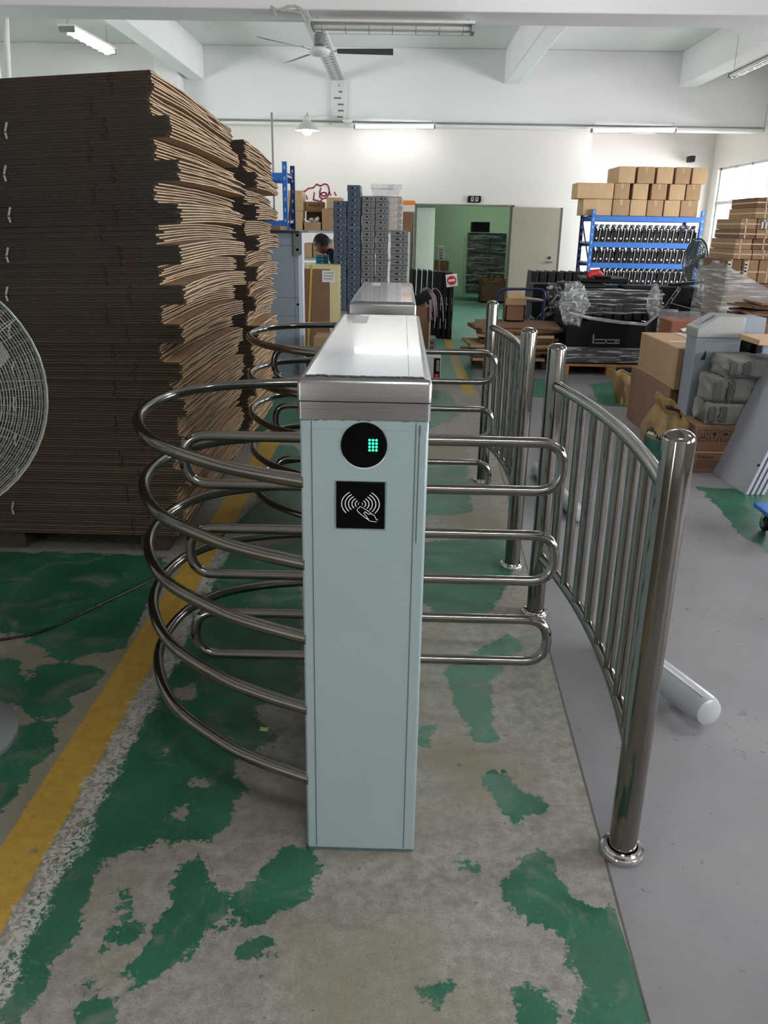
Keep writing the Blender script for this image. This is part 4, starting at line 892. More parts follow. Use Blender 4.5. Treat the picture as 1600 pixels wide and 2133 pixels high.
def heap(label_fmt, cx, cy, w_, d_, z0, n, th, seed, group, mats_, jit=.12):
    rr = random.Random(seed); z = z0
    for i in range(n):
        t = z; x = cx+rr.uniform(-jit, jit); y = cy+rr.uniform(-.08, .08); ww = w_*rr.uniform(.75, 1.05); dd = d_*rr.uniform(.8, 1.0); rz = rr.uniform(-.2, .2)
        mb = MB(); nx = 6; vs = []; k1 = rr.uniform(-.015, .03)
        for s in (0, 1):
            for q in range(nx+1):
                u = q/nx-.5; zz = s*th*.8+k1*(4*u*u)*.5
                vs += [(u*ww, -dd/2, zz), (u*ww, dd/2, zz)]
        o2 = 2*(nx+1); fs = []
        for q in range(nx): a_ = 2*q; fs += [(a_, a_+1, a_+3, a_+2), (o2+a_, o2+a_+2, o2+a_+3, o2+a_+1), (a_, a_+2, o2+a_+2, o2+a_), (a_+1, o2+a_+1, o2+a_+3, a_+3)]
        fs += [(0, o2, o2+1, 1), (2*nx, 2*nx+1, o2+2*nx+1, o2+2*nx)]; mb.add(vs, fs)
        o = link('flattened_carton', mb, mats_[i % len(mats_)], smooth=False); o.location = (x, y, z); o.rotation_euler.z = rz
        lb = label_fmt % ('lowest' if i == 0 else 'topmost' if i == n-1 else ordinal(i)+' from the bottom'); tag(o, lb, 'cardboard', group); z += th
    return z
p0 = fl(1035, 735); ztop = at(1060, 664, 10.2).z
pallet('dark low pallet under the heap of flattened cartons before the trolley', p0.x-.42, p0.x+.45, 9.95, 10.55, .12, m=DWOOD)
heap('flattened brown carton in the heap before the trolley, %s', p0.x+.02, 10.17, 1.0, .75, .12, 11, (a.z-.12)/11, 3, 'flattened cartons heaped before the trolley', [CARD, CARD3, CARD3, CARD2])
# ------------------------------------------------------------------ right-hand foreground cluster
def bx(name, label, x0, x1, y0, y1, z0, z1, m, **k): return carton(name, label, x0, x1, y0, y1, z0, z1, m, **k)
bx('carton', 'large brown carton beneath the bigger taped carton, beside the yellow sack', 2.08, 2.62, 6.25, 7.36, 0, .468, CARD3, group=None)
t = bx('carton', 'big taped carton catching the light, stacked on the lower carton', 2.08, 2.72, 6.19, 7.19, .47, .785, CARD, group=None)
link('glossy_tape', MB().box(2.12, 2.7, 6.55, 6.61, .7855, .7875).box(2.35, 2.41, 6.2, 7.18, .7858, .788), mat('clear_tape_gloss', (226, 214, 186), .15), t)
p = at(1396, 700, 8.2); q = at(1452, 670, 8.2); bx('carton', 'small red-brown carton with a torn hole behind the big taped carton', p.x, q.x+.1, 8.2, 8.6, p.z-.25, q.z, mat('red_brown_board', (134, 82, 60), .8, noise=.15, scale=5), group=None, tape=False)
bx('carton', 'plain carton hidden under the small red-brown carton', p.x-.02, q.x+.12, 8.18, 8.64, 0, p.z-.25, CARD3, group=None, tape=False)
link('torn_hole', MB().prism([(p.x+.09, p.z+.07), (p.x+.16, p.z+.09), (p.x+.22, p.z+.13), (p.x+.19, p.z+.07), (p.x+.12, p.z+.045)], 8.19, 8.199), WHITEP, [o for o in C.objects if o.get('label', '').startswith('small red-brown')][0])
# housing cabinets with slanted grey heads
def cab(label, pxl, pxr, Y, ztop, dep=.22, head=True, dark=False, group='film-covered gate cabinets at the right'):
    x0 = at(pxl, 780, Y).x; x1 = at(pxr, 780, Y).x
    t = T('gate_cabinet', label, 'cabinet', ((x0+x1)/2, Y+dep/2, 0), group)
    zb = ztop-.14
    link('cabinet_body', MB().box(x0, x1, Y, Y+dep, 0, zb), BLACK if dark else CABBLUE, t, bevel=.006)
    if head:
        # wedge head rising to the back
        link('slanted_head', MB().prism([(x0-.008, zb-.012), (x1+.008, zb-.012), (x1+.008, ztop), (x0+(x1-x0)*.45, ztop+.005), (x0-.008, ztop-.085)], Y-.01, Y+dep+.01), mat('grey_head_metal', (150, 152, 148), .4, .3), t, bevel=.006)
        a_ = Vector((x0+.02, 0, ztop-.078)); b_ = Vector((x0+(x1-x0)*.40, 0, ztop-.004))
        link('head_window', MB().hexa([(a_.x, Y+.06, a_.z+.006), (b_.x, Y+.06, b_.z+.006), (b_.x, Y+dep-.06, b_.z+.006), (a_.x, Y+dep-.06, a_.z+.006), (a_.x, Y+.06, a_.z+.012), (b_.x, Y+.06, b_.z+.012), (b_.x, Y+dep-.06, b_.z+.012), (a_.x, Y+dep-.06, a_.z+.012)]), mat('smoked_window', (124, 124, 124), .2), t)
        rr = random.Random(8); n = 14; e = [(x0+(x1-x0)*i/n, zb+rr.uniform(-.018, -.004)) for i in range(n+1)]
        link('torn_film_edge', MB().prism([(x0, zb-.03), (x1, zb-.03)]+e[::-1], Y-.004, Y-.0015), CABBLUE, t, smooth=False)
        link('seam', MB().box(x0+(x1-x0)*.27, x0+(x1-x0)*.27+.003, Y-.0115, Y-.010, zb, ztop-.07), LGREY, t)
    return t
c1 = cab('pale blue-grey gate cabinet with slanted grey head right of the big carton', 1441, 1533, 5.95, 1.045)
p = at(1466, 741, 5.95); link('sticker_tear', MB().prism([(p.x-.02, p.z-.03), (p.x+.012, p.z-.028), (p.x+.015, p.z+.01), (p.x+.008, p.z+.04), (p.x, p.z+.015)], 5.944, 5.949), mat('navy_ink', (24, 30, 60), .5), c1)
c2 = cab('black slab filling the dark gap between two pale cabinets, pale strip on top', 1534, 1578, 6.0, 1.03, head=False, dark=True)  # near-black slab put where only a dark gap shows
x0 = at(1534, 780, 6).x; x1 = at(1578, 780, 6).x; link('pale_top', MB().box(x0, x1-.005, 5.99, 6.22, .89, 1.035), CABBLUE, c2)
c3 = cab('pale gate cabinet cut by the right photo edge above the foam bundles', 1579, 1690, 5.9, 1.0, head=False)
x0 = at(1579, 780, 5.9).x; x1 = at(1690, 780, 5.9).x; link('pale_top', MB().box(x0, x1, 5.89, 6.12, .861, .90), CABBLUE, c3)
bx('carton', 'pale carton lid jutting in at the right edge above the gate cabinets', at(1572, 690, 5.6).x, at(1700, 690, 5.6).x, 5.5, 5.85, .905, .94, CARD2, group=None, tape=False)
# foam-wrapped blocks on the low carton with the symbols
X0, X1, Y0_ = 2.07, 2.47, 5.6
t = bx('carton', 'carton printed with handling symbols under the foam-wrapped blocks', X0, X1, Y0_, Y0_+.335, .15, .335, CARD3, group='two cartons stacked under the foam blocks', tape=False)
t0 = bx('carton', 'lowest carton with dark lettering lines on the floor', X0-.01, X1+.01, Y0_-.01, Y0_+.33, 0, .148, CARD3, group='two cartons stacked under the foam blocks', tape=False)
mb = MB(); y = Y0_
for i in range(4):
    cx = X0+.062+i*.078; cz = .265; s_ = .030; mb.strip([(cx-s_, cz-s_*1.25), (cx+s_, cz-s_*1.25), (cx+s_, cz+s_*1.25), (cx-s_, cz+s_*1.25), (cx-s_, cz-s_*1.25)], .003, y-.002, y-.0005)
    mb.strip([(cx-s_, cz-s_*.7), (cx+s_, cz-s_*.7)], .002, y-.002, y-.0005)
    if i == 0: 
        for d in (-.011, .009): mb.strip([(cx+d, cz-.012), (cx+d, cz+.022)], .004, y-.002, y-.0005)
        mb.strip([(cx-.018, cz-.014), (cx+.018, cz-.014)], .004, y-.002, y-.0005)
    elif i == 1: mb.prism([(cx-.014, cz+.024), (cx+.014, cz+.024), (cx+.010, cz+.002), (cx+.002, cz-.003), (cx+.002, cz-.014), (cx-.003, cz-.014), (cx-.003, cz-.003), (cx-.010, cz+.002)], y-.002, y-.0005)
    elif i == 2: mb.prism([(cx-.022, cz+.004), (cx+.022, cz+.004), (cx+.014, cz+.018), (cx, cz+.024), (cx-.014, cz+.018)], y-.002, y-.0005).strip([(cx, cz+.004), (cx, cz-.012)], .003, y-.002, y-.0005)
    else: mb.strip([(cx-.02, cz+.0), (cx+.02, cz+.0)], .006, y-.002, y-.0005)
link('handling_symbols', mb, INK, t, smooth=False)
mb = text_mb('Pcbama', .036, Matrix.Translation((X0+.045, Y0_-.0105, .102)) @ FRONT)
for i, (wd) in enumerate((.22, .20, .22, .17, .20, .12)): mb.strip([(X0+.04, .088-i*.011), (X0+.04+wd, .088-i*.011)], .0022, Y0_-.0115, Y0_-.0102)
link('printed_lettering', mb, INK, t0, smooth=False)
link('pale_edge', MB().box(X0-.008, X1+.01, Y0_-.012, Y0_+.05, .144, .151), CARD2, t0)
def foam(label, x0, x1, y0, y1, z0, z1, seed, hole=True):
    t = T('foam_bundle', label, 'package', ((x0+x1)/2, (y0+y1)/2, z0), 'grey film-wrapped foam blocks stacked by the cabinets'); rr = random.Random(seed)
    import bmesh
    bm = bmesh.new(); bmesh.ops.create_cube(bm, size=1); bmesh.ops.subdivide_edges(bm, edges=bm.edges, cuts=5, use_grid_fill=True)
    for v in bm.verts:
        c_ = Vector((v.co.x, v.co.y, v.co.z)); k = 1-.05*(abs(c_.x)+abs(c_.y)+abs(c_.z)); n_ = rr.uniform(-.012, .014)
        v.co = Vector((c_.x*k*(x1-x0)+n_, c_.y*k*(y1-y0)+n_, c_.z*(z1-z0)*(1-.03*(abs(c_.x)+abs(c_.y)))+(n_*.4 if c_.z > 0 else 0)))
    mb = MB(); mb.add([v.co+Vector(((x0+x1)/2, (y0+y1)/2, (z0+z1)/2)) for v in bm.verts], [tuple(v.index for v in f.verts) for f in bm.faces]); bm.free()
    link('foam_block', mb, FOAM, t, ang=80)
    for i in range(2):
        xm = x0+(x1-x0)*(.13+.24*i); link('end_cell', MB().prism([(xm-.022, z0+.02), (xm+.028, z0+.02), (xm+.03, z1-.03), (xm+.01, z1-.018), (xm-.02, z1-.03)], y0-.012, y0+.03), mat('foam_cell', (92, 92, 86), .6), t, bevel=.006)
    mb = MB()
    for i in range(3):
        xx = x0+.02+rr.uniform(0, (x1-x0)*.8); mb.tube([(xx, y0-.014, z0+.01), (xx+rr.uniform(-.03, .05), y0-.018, (z0+z1)/2), (xx+rr.uniform(-.03, .06), y0-.014, z1-.01)], .0012, 5)
    link('film_crease', mb, mat('film_crease', (160, 164, 158), .25), t)['kind'] = 'stuff'
foam('lowest grey foam-wrapped bundle, resting on the carton with symbols', 2.14, 2.46, 5.64, 5.92, .337, .485, 1)
foam('middle grey foam-wrapped bundle in the stack beside the gate cabinet', 2.15, 2.52, 5.64, 5.92, .487, .665, 2)
foam('topmost grey foam-wrapped bundle, bulging to the right', 2.22, 2.60, 5.61, 5.92, .667, .80, 3)
# leaning white panels
for i in range(4):
    b0 = fl(1490+0, 1030); x0 = 2.075+i*.0; ya = 5.06-i*0
    t = T('white_board', ['foremost white panel, leaning and facing the camera at the right edge', 'white panel edge directly behind the foremost leaning panel', 'white panel edge, third back in the leaning set', 'rearmost white panel edge of the leaning set'][i], 'panel', (2.3, 5.06, 0), 'white film-covered panels leaning in a set')
    # bottom edge runs from lower left back to the near right; panel tilts to the right
    A_ = fl(1490, 985)+Vector((0, 0, 0)); A_ = Vector((2.235, 5.6, 0)); B_ = Vector((2.268, 5.09, 0))
    off = Vector((.034*i, .0, 0)); lean = Vector((.30, .05, .86))
    n_ = (B_-A_).cross(lean).normalized()*.022
    if n_.x < 0: n_ = -n_
    P = [A_+off, B_+off, B_+off+n_, A_+off+n_]; P = [Vector((p.x, p.y, 0.001)) for p in P]
    link('panel_sheet', MB().hexa(P+[p+lean for p in P]), WHITEPANEL, t, smooth=False)
    if i == 0:
        link('film_nick', MB().strip([(2.27, .17), (2.275, .16)], .012, 0, .001) and (lambda c_: MB().hexa([c_+Vector(v) for v in [(0, 0, 0), (.012, -.01, 0), (.012, -.012, 0), (0, -.002, 0), (.004, 0, .018), (.014, -.01, .014), (.014, -.012, .014), (.004, -.002, .018)]]))(B_+lean*.22+Vector((-.02, -.0, 0))), INK, t)
# yellow sack and its smaller neighbour
def sack(label, cx, cy, prof, seed, lean=(0, 0), printed=False, group=None):
    rr = random.Random(seed); t = T('sack', label, 'sack', (cx, cy, 0), group); n = 44; vs = []
    P2 = []
    for i in range(len(prof)-1):
        for k in range(4): P2.append(tuple(a_+(b_-a_)*k/4 for a_, b_ in zip(prof[i], prof[i+1])))
    prof = P2+[prof[-1]]; m = len(prof); jit = {}
    ph = [rr.uniform(0, 6.28) for _ in range(8)]
    for i, (rx, ry, z, zj) in enumerate(prof):
        for k in range(n):
            q = 2*math.pi*k/n; w_ = 1+.06*math.sin(3*q+ph[0]+z*9)+.05*math.sin(7*q+ph[1]-z*13)+.03*math.sin(11*q+z*21)
            vs.append((cx+rx*w_*math.cos(q)+lean[0]*z, cy+ry*w_*math.sin(q)+lean[1]*z, max(.0, z+zj*math.cos(q-2.6)+(.012*math.sin(5*q+ph[2]) if z > .02 else 0))))
    fs = [(i*n+k, i*n+(k+1) % n, (i+1)*n+(k+1) % n, (i+1)*n+k) for i in range(m-1) for k in range(n)]+[tuple(range(n-1, -1, -1))]
    b = link('sack_body', MB().add(vs, fs), YSACK, t, ang=28); s_ = b.modifiers.new('thickness', 'SOLIDIFY'); s_.thickness = .003
    if len(prof) > 30:
        z_ = prof[-3][2]; link('sack_mouth_shade', MB().lathe([(.0, 0), (.075, 0), (.078, .012)], (cx+lean[0]*z_, cy, z_-.03), 20, caps=False), mat('mouth_shade', (44, 32, 34), .9), t)  # dark dish painting in the shade inside the open mouth
    if printed:
        def surf(q, z):
            for i in range(m-1):
                if prof[i][2] <= z <= prof[i+1][2]:
                    s = (z-prof[i][2])/(prof[i+1][2]-prof[i][2]); rx = prof[i][0]*(1-s)+prof[i+1][0]*s; ry = prof[i][1]*(1-s)+prof[i+1][1]*s
                    w_ = 1+.06*math.sin(3*q+ph[0]+z*9)+.05*math.sin(7*q+ph[1]-z*13)+.03*math.sin(11*q+z*21); w_ += .03
                    return Vector((cx+rx*w_*math.cos(q)+lean[0]*z, cy+ry*w_*math.sin(q)+lean[1]*z, z))
        def patch(name, q0, q1, fz, mt, nq=12):
            V = []
            for i in range(nq+1):
                q = q0+(q1-q0)*i/nq; za, zb = fz(i/nq); V += [surf(q, za), surf(q, (za+zb)/2), surf(q, zb)]
            link(name, MB().add(V, [(3*i+j, 3*i+3+j, 3*i+4+j, 3*i+1+j) for i in range(nq) for j in range(2)]), mt, t)
        patch('printed_shield', R_(205), R_(272), lambda s: (.07+.14*(2*s-.9)**2, .25-.05*math.sin(math.pi*s)), TEALP)
        patch('printed_swoosh', R_(208), R_(262), lambda s: (.205+.05*(1-s), .222+.05*(1-s)), mat('pale_print', (190, 206, 190), .6))
        mb = MB()
        for i in range(9):
            q = R_(210+i*6); z = .27-.005*i+.02*math.sin(i); mb.tube([surf(q, z-.018), surf(q+.03, z+.014)], .004, 4); mb.tube([surf(q+.03, z+.014), surf(q+.06, z-.016)], .004, 4)
        link('printed_characters', mb, INK, t)
        mb = MB()
        for i in range(10):
            q = R_(196+(i % 2)*6); z = .05+.012*i; mb.tube([surf(q, z), surf(q+.07, z+.006)], .003, 4)
        link('printed_small_text', mb, INK, t)
    return t
sc = fl(1392, 935)
sack('crumpled yellow woven sack with teal print and open mouth, before the cartons', 1.945, 5.79, [(.02, .02, 0, 0), (.15, .14, .0, 0), (.185, .165, .04, 0), (.172, .15, .10, 0), (.180, .15, .17, 0), (.178, .14, .25, .01), (.160, .13, .31, .01), (.13, .11, .36, .03), (.095, .085, .40, .05), (.105, .09, .44, .075)], 3, (-.02, .0), True)
sc2 = fl(1296, 848)
sack('small pale yellow sack standing left of the lower brown carton', sc2.x+.06, sc2.y+.2, [(.02, .02, 0, 0), (.07, .07, 0, 0), (.10, .09, .1, 0), (.115, .09, .22, 0), (.12, .07, .30, .015)], 5)
# big wrapped carton pile at right
YR = 9.4; 
rowsR = [(663, 590, [(1512, 1560), (1562, 1612)]), (590, 540, [(1512, 1545), (1547, 1580), (1582, 1640)]), (540, 520, [(1528, 1566), (1568, 1640)]), (520, 497, [(1533, 1568), (1570, 1640)]), (497, 478, [(1541, 1574), (1576, 1640)]), (478, 455, [(1545, 1578), (1580, 1640)]), (455, 432, [(1574, 1640)]), (432, 410, [(1580, 1640)])]
z0 = at(1560, 663, YR).z
carton('carton', 'broad carton at the foot of the wrapped pile by the window', at(1514, 700, YR).x, at(1650, 700, YR).x, YR+.0, YR+.8, 0, z0, CARD3, 'cartons in the tall wrapped pile by the window')
zz = z0
for r, (ya, yb, cs) in enumerate(rowsR):
    h = at(1560, yb, YR).z-at(1560, ya, YR).z
    for i, (xa, xb) in enumerate(cs):
        if len(cs) == 1: pos = ''
        else: pos = ', leftmost' if i == 0 else ', next to its left end' if i == 1 else ', third from left'
        t = carton('carton', 'carton in the tall pile by the window, %s%s' % ('top row' if r == 7 else ordinal(r+1)+' row up' , pos), at(xa, (ya+yb)/2, YR).x, at(xb, (ya+yb)/2, YR).x, YR+.02*(r % 2), YR+.75, zz, zz+h*.985, [CARD, CARD3, CARD][(r+i) % 3], 'cartons in the tall wrapped pile by the window', strap=zz+h*.45 if r >= 1 else None, tape=False)
        if r == 1 and i < 2: prism_lbl(t, at(xa+1, 560, YR).x+.01, at(xa+9, 560, YR).x, zz+h*.35, zz+h*.9, YR+.0)
        if (r, i) == (5, 1): link('printed_mark', MB().strip([(at(1588, 470, YR).x, zz+.02), (at(1588, 470, YR).x, zz+h*.8), (at(1596, 470, YR).x, zz+h*.8), (at(1596, 470, YR).x, zz+.02)], .02, YR-.005, YR-.003), WHITEP, t)
    zz += h
film_shell('grey stretch film swathing the lower half of the carton pile by the window', at(1508, 640, YR).x-.035, at(1660, 640, YR).x, YR-.06, YR+.85, .35, lambda s: z0+.60-1.25*max(0, s-.30) if s > .3 else z0+.60, WRAPD, .02, 9, nx=36, nz=16)
heap('flattened dark carton in the pile at the right edge, %s', at(1600, 650, 8).x+.08, 8.1, .62, .5, at(1590, 668, 8).z, 7, .026, 12, 'flattened cartons piled at the right edge', [CARD3, mat('dark_board', (92, 66, 50), .8)], .05)
carton('carton', 'carton supporting the flattened pile at the right edge, mostly hidden', at(1565, 700, 8).x, at(1665, 700, 8).x, 7.9, 8.35, 0, at(1590, 668, 8).z-.002, CARD3)
# blue platform trolley with caster, right edge
def ptrolley():
    f_ = fl(1569, 1046, .15); x0 = f_.x; c = Vector((x0, f_.y-.46, 0))
    t = T('platform_trolley', 'bright blue platform trolley with rubber caster at the right edge', 'trolley', (x0+.3, c.y+.2, 0))
    link('platform', MB().box(x0, x0+.75, c.y-.02, c.y+.46, .125, .15).box(x0, x0+.75, c.y-.02, c.y+.0, .10, .15), mat('bright_blue', (26, 96, 180), .35), t, bevel=.008)
    link('bumper_post', MB().lathe([(.022, .15), (.022, .24), (.014, .245)], (x0+.10, c.y+.04, 0), 14), mat('bright_blue', (26, 96, 180), .35), t)
    for x in (x0+.06, x0+.68):
        for y in (c.y+.04, c.y+.40):
            w_ = link('caster', MB().lathe([(.012, -.014), (.04, -.014), (.047, -.008), (.047, .008), (.04, .014), (.012, .014)], (x, y, .047), 20, M=Matrix.Rotation(R_(90), 4, 'Y')), CABLE, t)
            link('wheel_hub', MB().lathe([(.022, -.017), (.022, .017)], (x, y, .047), 14, M=Matrix.Rotation(R_(90), 4, 'Y')), LGREY, w_)
            link('fork', MB().box(x-.022, x-.018, y-.015, y+.015, .04, .1).box(x+.018, x+.022, y-.015, y+.015, .04, .1).box(x-.03, x+.03, y-.03, y+.03, .098, .102), CHROME, w_)
ptrolley()
# ------------------------------------------------------------------ left background
# blue end frame of a rack behind the cardboard
xa = at(572, 400, 10.6).x; xb = at(598, 400, 10.6).x; zt_ = at(585, 336, 10.6).z
rack('storage_rack', 'blue rack frame with punched uprights half hidden behind the cardboard stacks', xa-1.6, xb, 10.6, 11.4, [.5, 1.1, 1.66, 2.2], zt_, brace=True)
Y = 8.9; a = at(556, 480, Y); b = at(630, 480, Y); zc = a.z
t = T('gate_cabinet', 'tall grey-blue gate cabinet standing right of the cardboard stacks', 'cabinet', ((a.x+b.x)/2, Y+.3, 0))
x0 = a.x-.18; x1 = b.x
link('cabinet_body', MB().box(x0, x1-.055, Y, Y+.5, .03, zc-.02), CABBLUE, t, bevel=.005); link('side_frame', MB().box(x1-.054, x1, Y-.005, Y+.12, .0, zc-.02), mat('pale_frame', (196, 202, 214), .4), t, bevel=.006)
link('top_board', MB().box(x0-.05, x1-.03, Y-.05, Y+.8, zc-.018, zc+.002), mat('black_film_top', (48, 50, 52), .3), t)
mb = MB()
for y in (512, 620, 658): z = at(600, y, Y).z; mb.box(x0, x1-.055, Y-.0015, Y+.001, z, z+.004)
mb.box(x1-.09, x1-.087, Y-.0015, Y, .05, zc-.05); link('panel_seam', mb, mat('film_seam', (70, 88, 92), .6), t)
p = at(619, 482, Y); q = at(629, 532, Y); bk = link('hinge_plate', MB().prism([(p.x-.04, p.z-.01), (q.x, p.z-.01), (q.x, q.z+.02), (q.x-.01, q.z+.005), (p.x-.035, q.z-.01)], Y-.02, Y-.006), GREYM, t)
for yy in (490, 520): c_ = at(620, yy, Y); link('bolt_hole', MB().lathe([(.014, 0), (.014, .004)], (c_.x, Y-.021, c_.z), 12, M=Matrix.Rotation(R_(90), 4, 'X')), BLACK, bk)
c_ = at(621, 634, Y); link('lock', MB().lathe([(.012, 0), (.012, .006)], (c_.x, Y-.004, c_.z), 12, M=Matrix.Rotation(R_(90), 4, 'X')), BLACK, t)
c_ = at(574, 687, Y); mb = MB()
for r in (.012, .022, .032): mb.strip([(c_.x+r*math.cos(q), c_.z+r*math.sin(q)) for q in [math.pi*i/8 for i in range(9)]], .005, Y-.003, Y-.001)
link('wave_mark', mb, INK, t)
carton('board_offcut', 'flat brown board lying on top of the tall grey-blue cabinet', at(540, 470, Y).x-.1, at(584, 470, Y).x, Y-.02, Y+.5, zc+.003, zc+.045, CARD3, tape=False, seam=False, cat='cardboard')
# tall carton with cream tape
Y = 9.7; a = at(631, 552, Y); b = at(705, 552, Y)
t = T('tall_carton', 'tall carton edged with cream tape, right of the grey-blue cabinet', 'box', ((a.x+b.x)/2, Y+.2, 0))
x1 = b.x; x0 = a.x; zt_ = a.z
link('carton_body', MB().box(x0, x1, Y, Y+.35, .16, zt_), CARD3, t, bevel=.008)
link('edge_tape', MB().box(x1-.10, x1+.004, Y-.003, Y+.352, .16, zt_+.003), CREAM, t); link('edge_tape', MB().box(x0, x1-.1, Y-.003, Y+.352, zt_-.04, zt_+.003), CREAM, t)
link('yellow_strap', MB().strip([(at(649, 556, Y).x, zt_), (at(641, 715, Y).x, .18)], .022, Y-.006, Y-.0032), YTAPE, t)
p = at(671, 563, Y); q = at(697, 588, Y); prism_lbl(t, p.x, q.x, q.z, p.z, Y-.003)
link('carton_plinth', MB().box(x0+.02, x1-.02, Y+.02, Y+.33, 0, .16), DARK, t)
p = at(655, 712, 8.6); carton('carton', 'small open brown carton peeking out behind the near turnstile lid', p.x, p.x+.36, 8.5, 8.9, 0, at(680, 700, 8.6).z, CARD, tape=False)
# low carton with rough top right of the lid
Y = 10.9; a = at(866, 645, Y); b = at(898, 640, Y)
t = carton('carton', 'narrow brown carton with cables spilling out, right of the turnstile lids', a.x-.15, b.x, Y, Y+.4, 0, b.z, CARD3, tape=False)
link('edge_tape', MB().box(b.x-.018, b.x+.002, Y-.003, Y+.4, 0, b.z), CREAM, t)
mb = MB(); rr = random.Random(4)
for i in range(12):
    x = b.x-.02+rr.uniform(-.16, .03); mb.tube(smooth_path([Vector((x, Y+.15, b.z-.05)), Vector((x+.02, Y+.05, b.z+.16+rr.uniform(0, .08))), Vector((x+.09+rr.uniform(0, .05), Y-.02, b.z+.15)), Vector((x+.12+rr.uniform(0, .06), Y-.04, b.z-.1+rr.uniform(-.1, .05)))], 4), .006, 5)
link('wire_bunch', mb, [mat('pink_wire', (150, 128, 132), .5)], t)
link('black_sleeve', MB().tube([(a.x-.1, Y+.1, b.z+.03), (a.x+.05, Y+.0, b.z+.10), (b.x-.02, Y-.02, b.z+.17)], .07, 8), CLOTH, t)
# small grey chassis and circuit box beside the lid
Y = fl(892, 735).y; a = at(886, 733, Y); b = at(908, 702, Y)
t = T('steel_case', 'small grey slotted steel case on the floor right of the near lid', 'case', (a.x, Y+.1, 0)); link('case_body', MB().box(a.x-.12, b.x, Y, Y+.35, 0, .19), GREYM, t, bevel=.004)
for z in (.06, .13): link('slot', MB().box(b.x-.11, b.x-.03, Y-.002, Y, z, z+.018), DARK, t)
Y = fl(900, 800).y; b = at(917, 795, Y)
t = T('electronics_box', 'open metal box showing circuit boards, right of the near turnstile cap', 'case', (b.x-.08, Y+.1, 0)); link('box_shell', MB().box(b.x-.19, b.x, Y, Y+.3, 0, .30), LGREY, t, bevel=.003)
link('opening', MB().box(b.x-.075, b.x-.008, Y-.003, Y, .03, .28), BLACK, t); link('circuit_board', MB().box(b.x-.05, b.x-.015, Y-.006, Y-.003, .14, .26), GREYM, t)
link('connector', MB().box(b.x-.065, b.x-.02, Y-.008, Y-.003, .05, .11), RED, t); link('ribbon', MB().tube([(b.x-.05, Y-.01, .05), (b.x-.04, Y-.03, .03), (b.x-.02, Y-.01, .06)], .005, 5), WHITEP, t)
# shelving with cartons behind
Y = 12.6; a = at(598, 480, Y); b = at(845, 480, Y); z1 = at(660, 480, Y).z; z2 = at(640, 537, Y).z
t = T('storage_rack', 'pale steel shelving with cartons behind the seated person', 'rack', ((a.x+b.x)/2, Y+.3, 0))
for z in (z1, z2, .5): link('shelf', MB().box(a.x, b.x, Y, Y+.6, z-.035, z), LGREY, t)
for x in (a.x, b.x-.04): 
    for y in (Y, Y+.56): link('upright', MB().box(x, x+.04, y, y+.04, 0, z1+.02), LGREY, t)
def cb(label, pa, pb, ya, yb, zb, m=CARD, Yf=12.65, **k):
    x0 = at(pa, ya, Yf).x; x1 = at(pb, ya, Yf).x; h = at(pa, yb, Yf).z-at(pa, ya, Yf).z; carton('carton', label, x0, x1, Yf, Yf+.42, zb, zb+h, m, 'cartons on the pale shelving', tape=False, seam=False, **k); return zb+h
zz = cb('lower carton at the left end of the pale shelf', 600, 630, 478, 438, z1, CARD2); zz2 = cb('upper carton at the left end of the pale shelf', 600, 630, 438, 396, zz+.002, CARD2)
cb('low open tray carton full of loose parts on the pale shelf', 634, 668, 478, 461, z1, CARD)
zz = cb('plain carton under the inked carton on the pale shelf', 634, 672, 461, 442, z1+(at(634, 461, 12.65).z-at(634, 478, 12.65).z)+.12, CARD3, Yf=12.9) if False else None
cb('carton standing on the pale shelf right of the tray', 671, 712, 478, 432, z1, CARD)
cb('carton on top in the middle of the pale shelf', 680, 712, 432, 409, z1+(at(671, 432, 12.65).z-at(671, 478, 12.65).z)+.002, CARD2)
zs = z1+(at(634, 461, 12.65).z-at(634, 478, 12.65).z)
# loose parts in the tray, and the inked carton on a prop carton behind
mb = MB(); rr = random.Random(2); x0 = at(636, 470, 12.65).x; x1 = at(667, 470, 12.65).x
o = T('loose_parts', 'jumble of small white and black parts in the tray on the shelf', 'parts', ((x0+x1)/2, 12.8, zs-.01)); o['kind'] = 'stuff'
for i in range(16):
    x = rr.uniform(x0, x1-.04); y = rr.uniform(12.66, 12.9); z = zs-.02+rr.uniform(0, .09); M = Matrix.Translation((x, y, z)) @ Matrix.Rotation(rr.uniform(0, 3), 4, 'Y'); mb.box(-.03, .03, -.015, .015, -.012, .012, M)
link('parts_heap', mb, WHITEM, o); 
cb('tall carton at the back of the tray carrying the inked carton', 636, 670, 478, 444, z1, CARD3, Yf=13.0) if False else None
x0 = at(636, 440, 12.95).x; x1 = at(675, 440, 12.95).x; zA = at(650, 441, 12.95).z; zB = at(650, 420, 12.95).z
carton('carton', 'plain carton behind the tray of loose parts on the pale shelf', x0, x1, 13.08-.0, 13.2, z1, zA, CARD3, 'cartons on the pale shelving', tape=False, seam=False)
t = carton('carton', 'carton with inked writing above the tray of loose parts', x0, x1, 12.85+.1, 13.2, zA+.002, zB, CARD, 'cartons on the pale shelving', tape=False, seam=False)
mb = MB(); x = x0+.06; zc = (zA+zB)/2+.02
while x < x1-.05: mb.strip([(x, zc-.02), (x+.012, zc+.02), (x+.024, zc-.01)], .005, 12.944, 12.949); x += .034
link('inked_writing', mb, INK, t)
for i, (pa, pb) in enumerate(((600, 616), (618, 640), (642, 660))):
    cb('small carton on the lower pale shelf beside the person, %s' % ['leftmost', 'middle', 'rightmost'][i], pa+34, pb+34, 535, 505-i*4, z2+.002, [CARD2, CARD, CARD2][i])
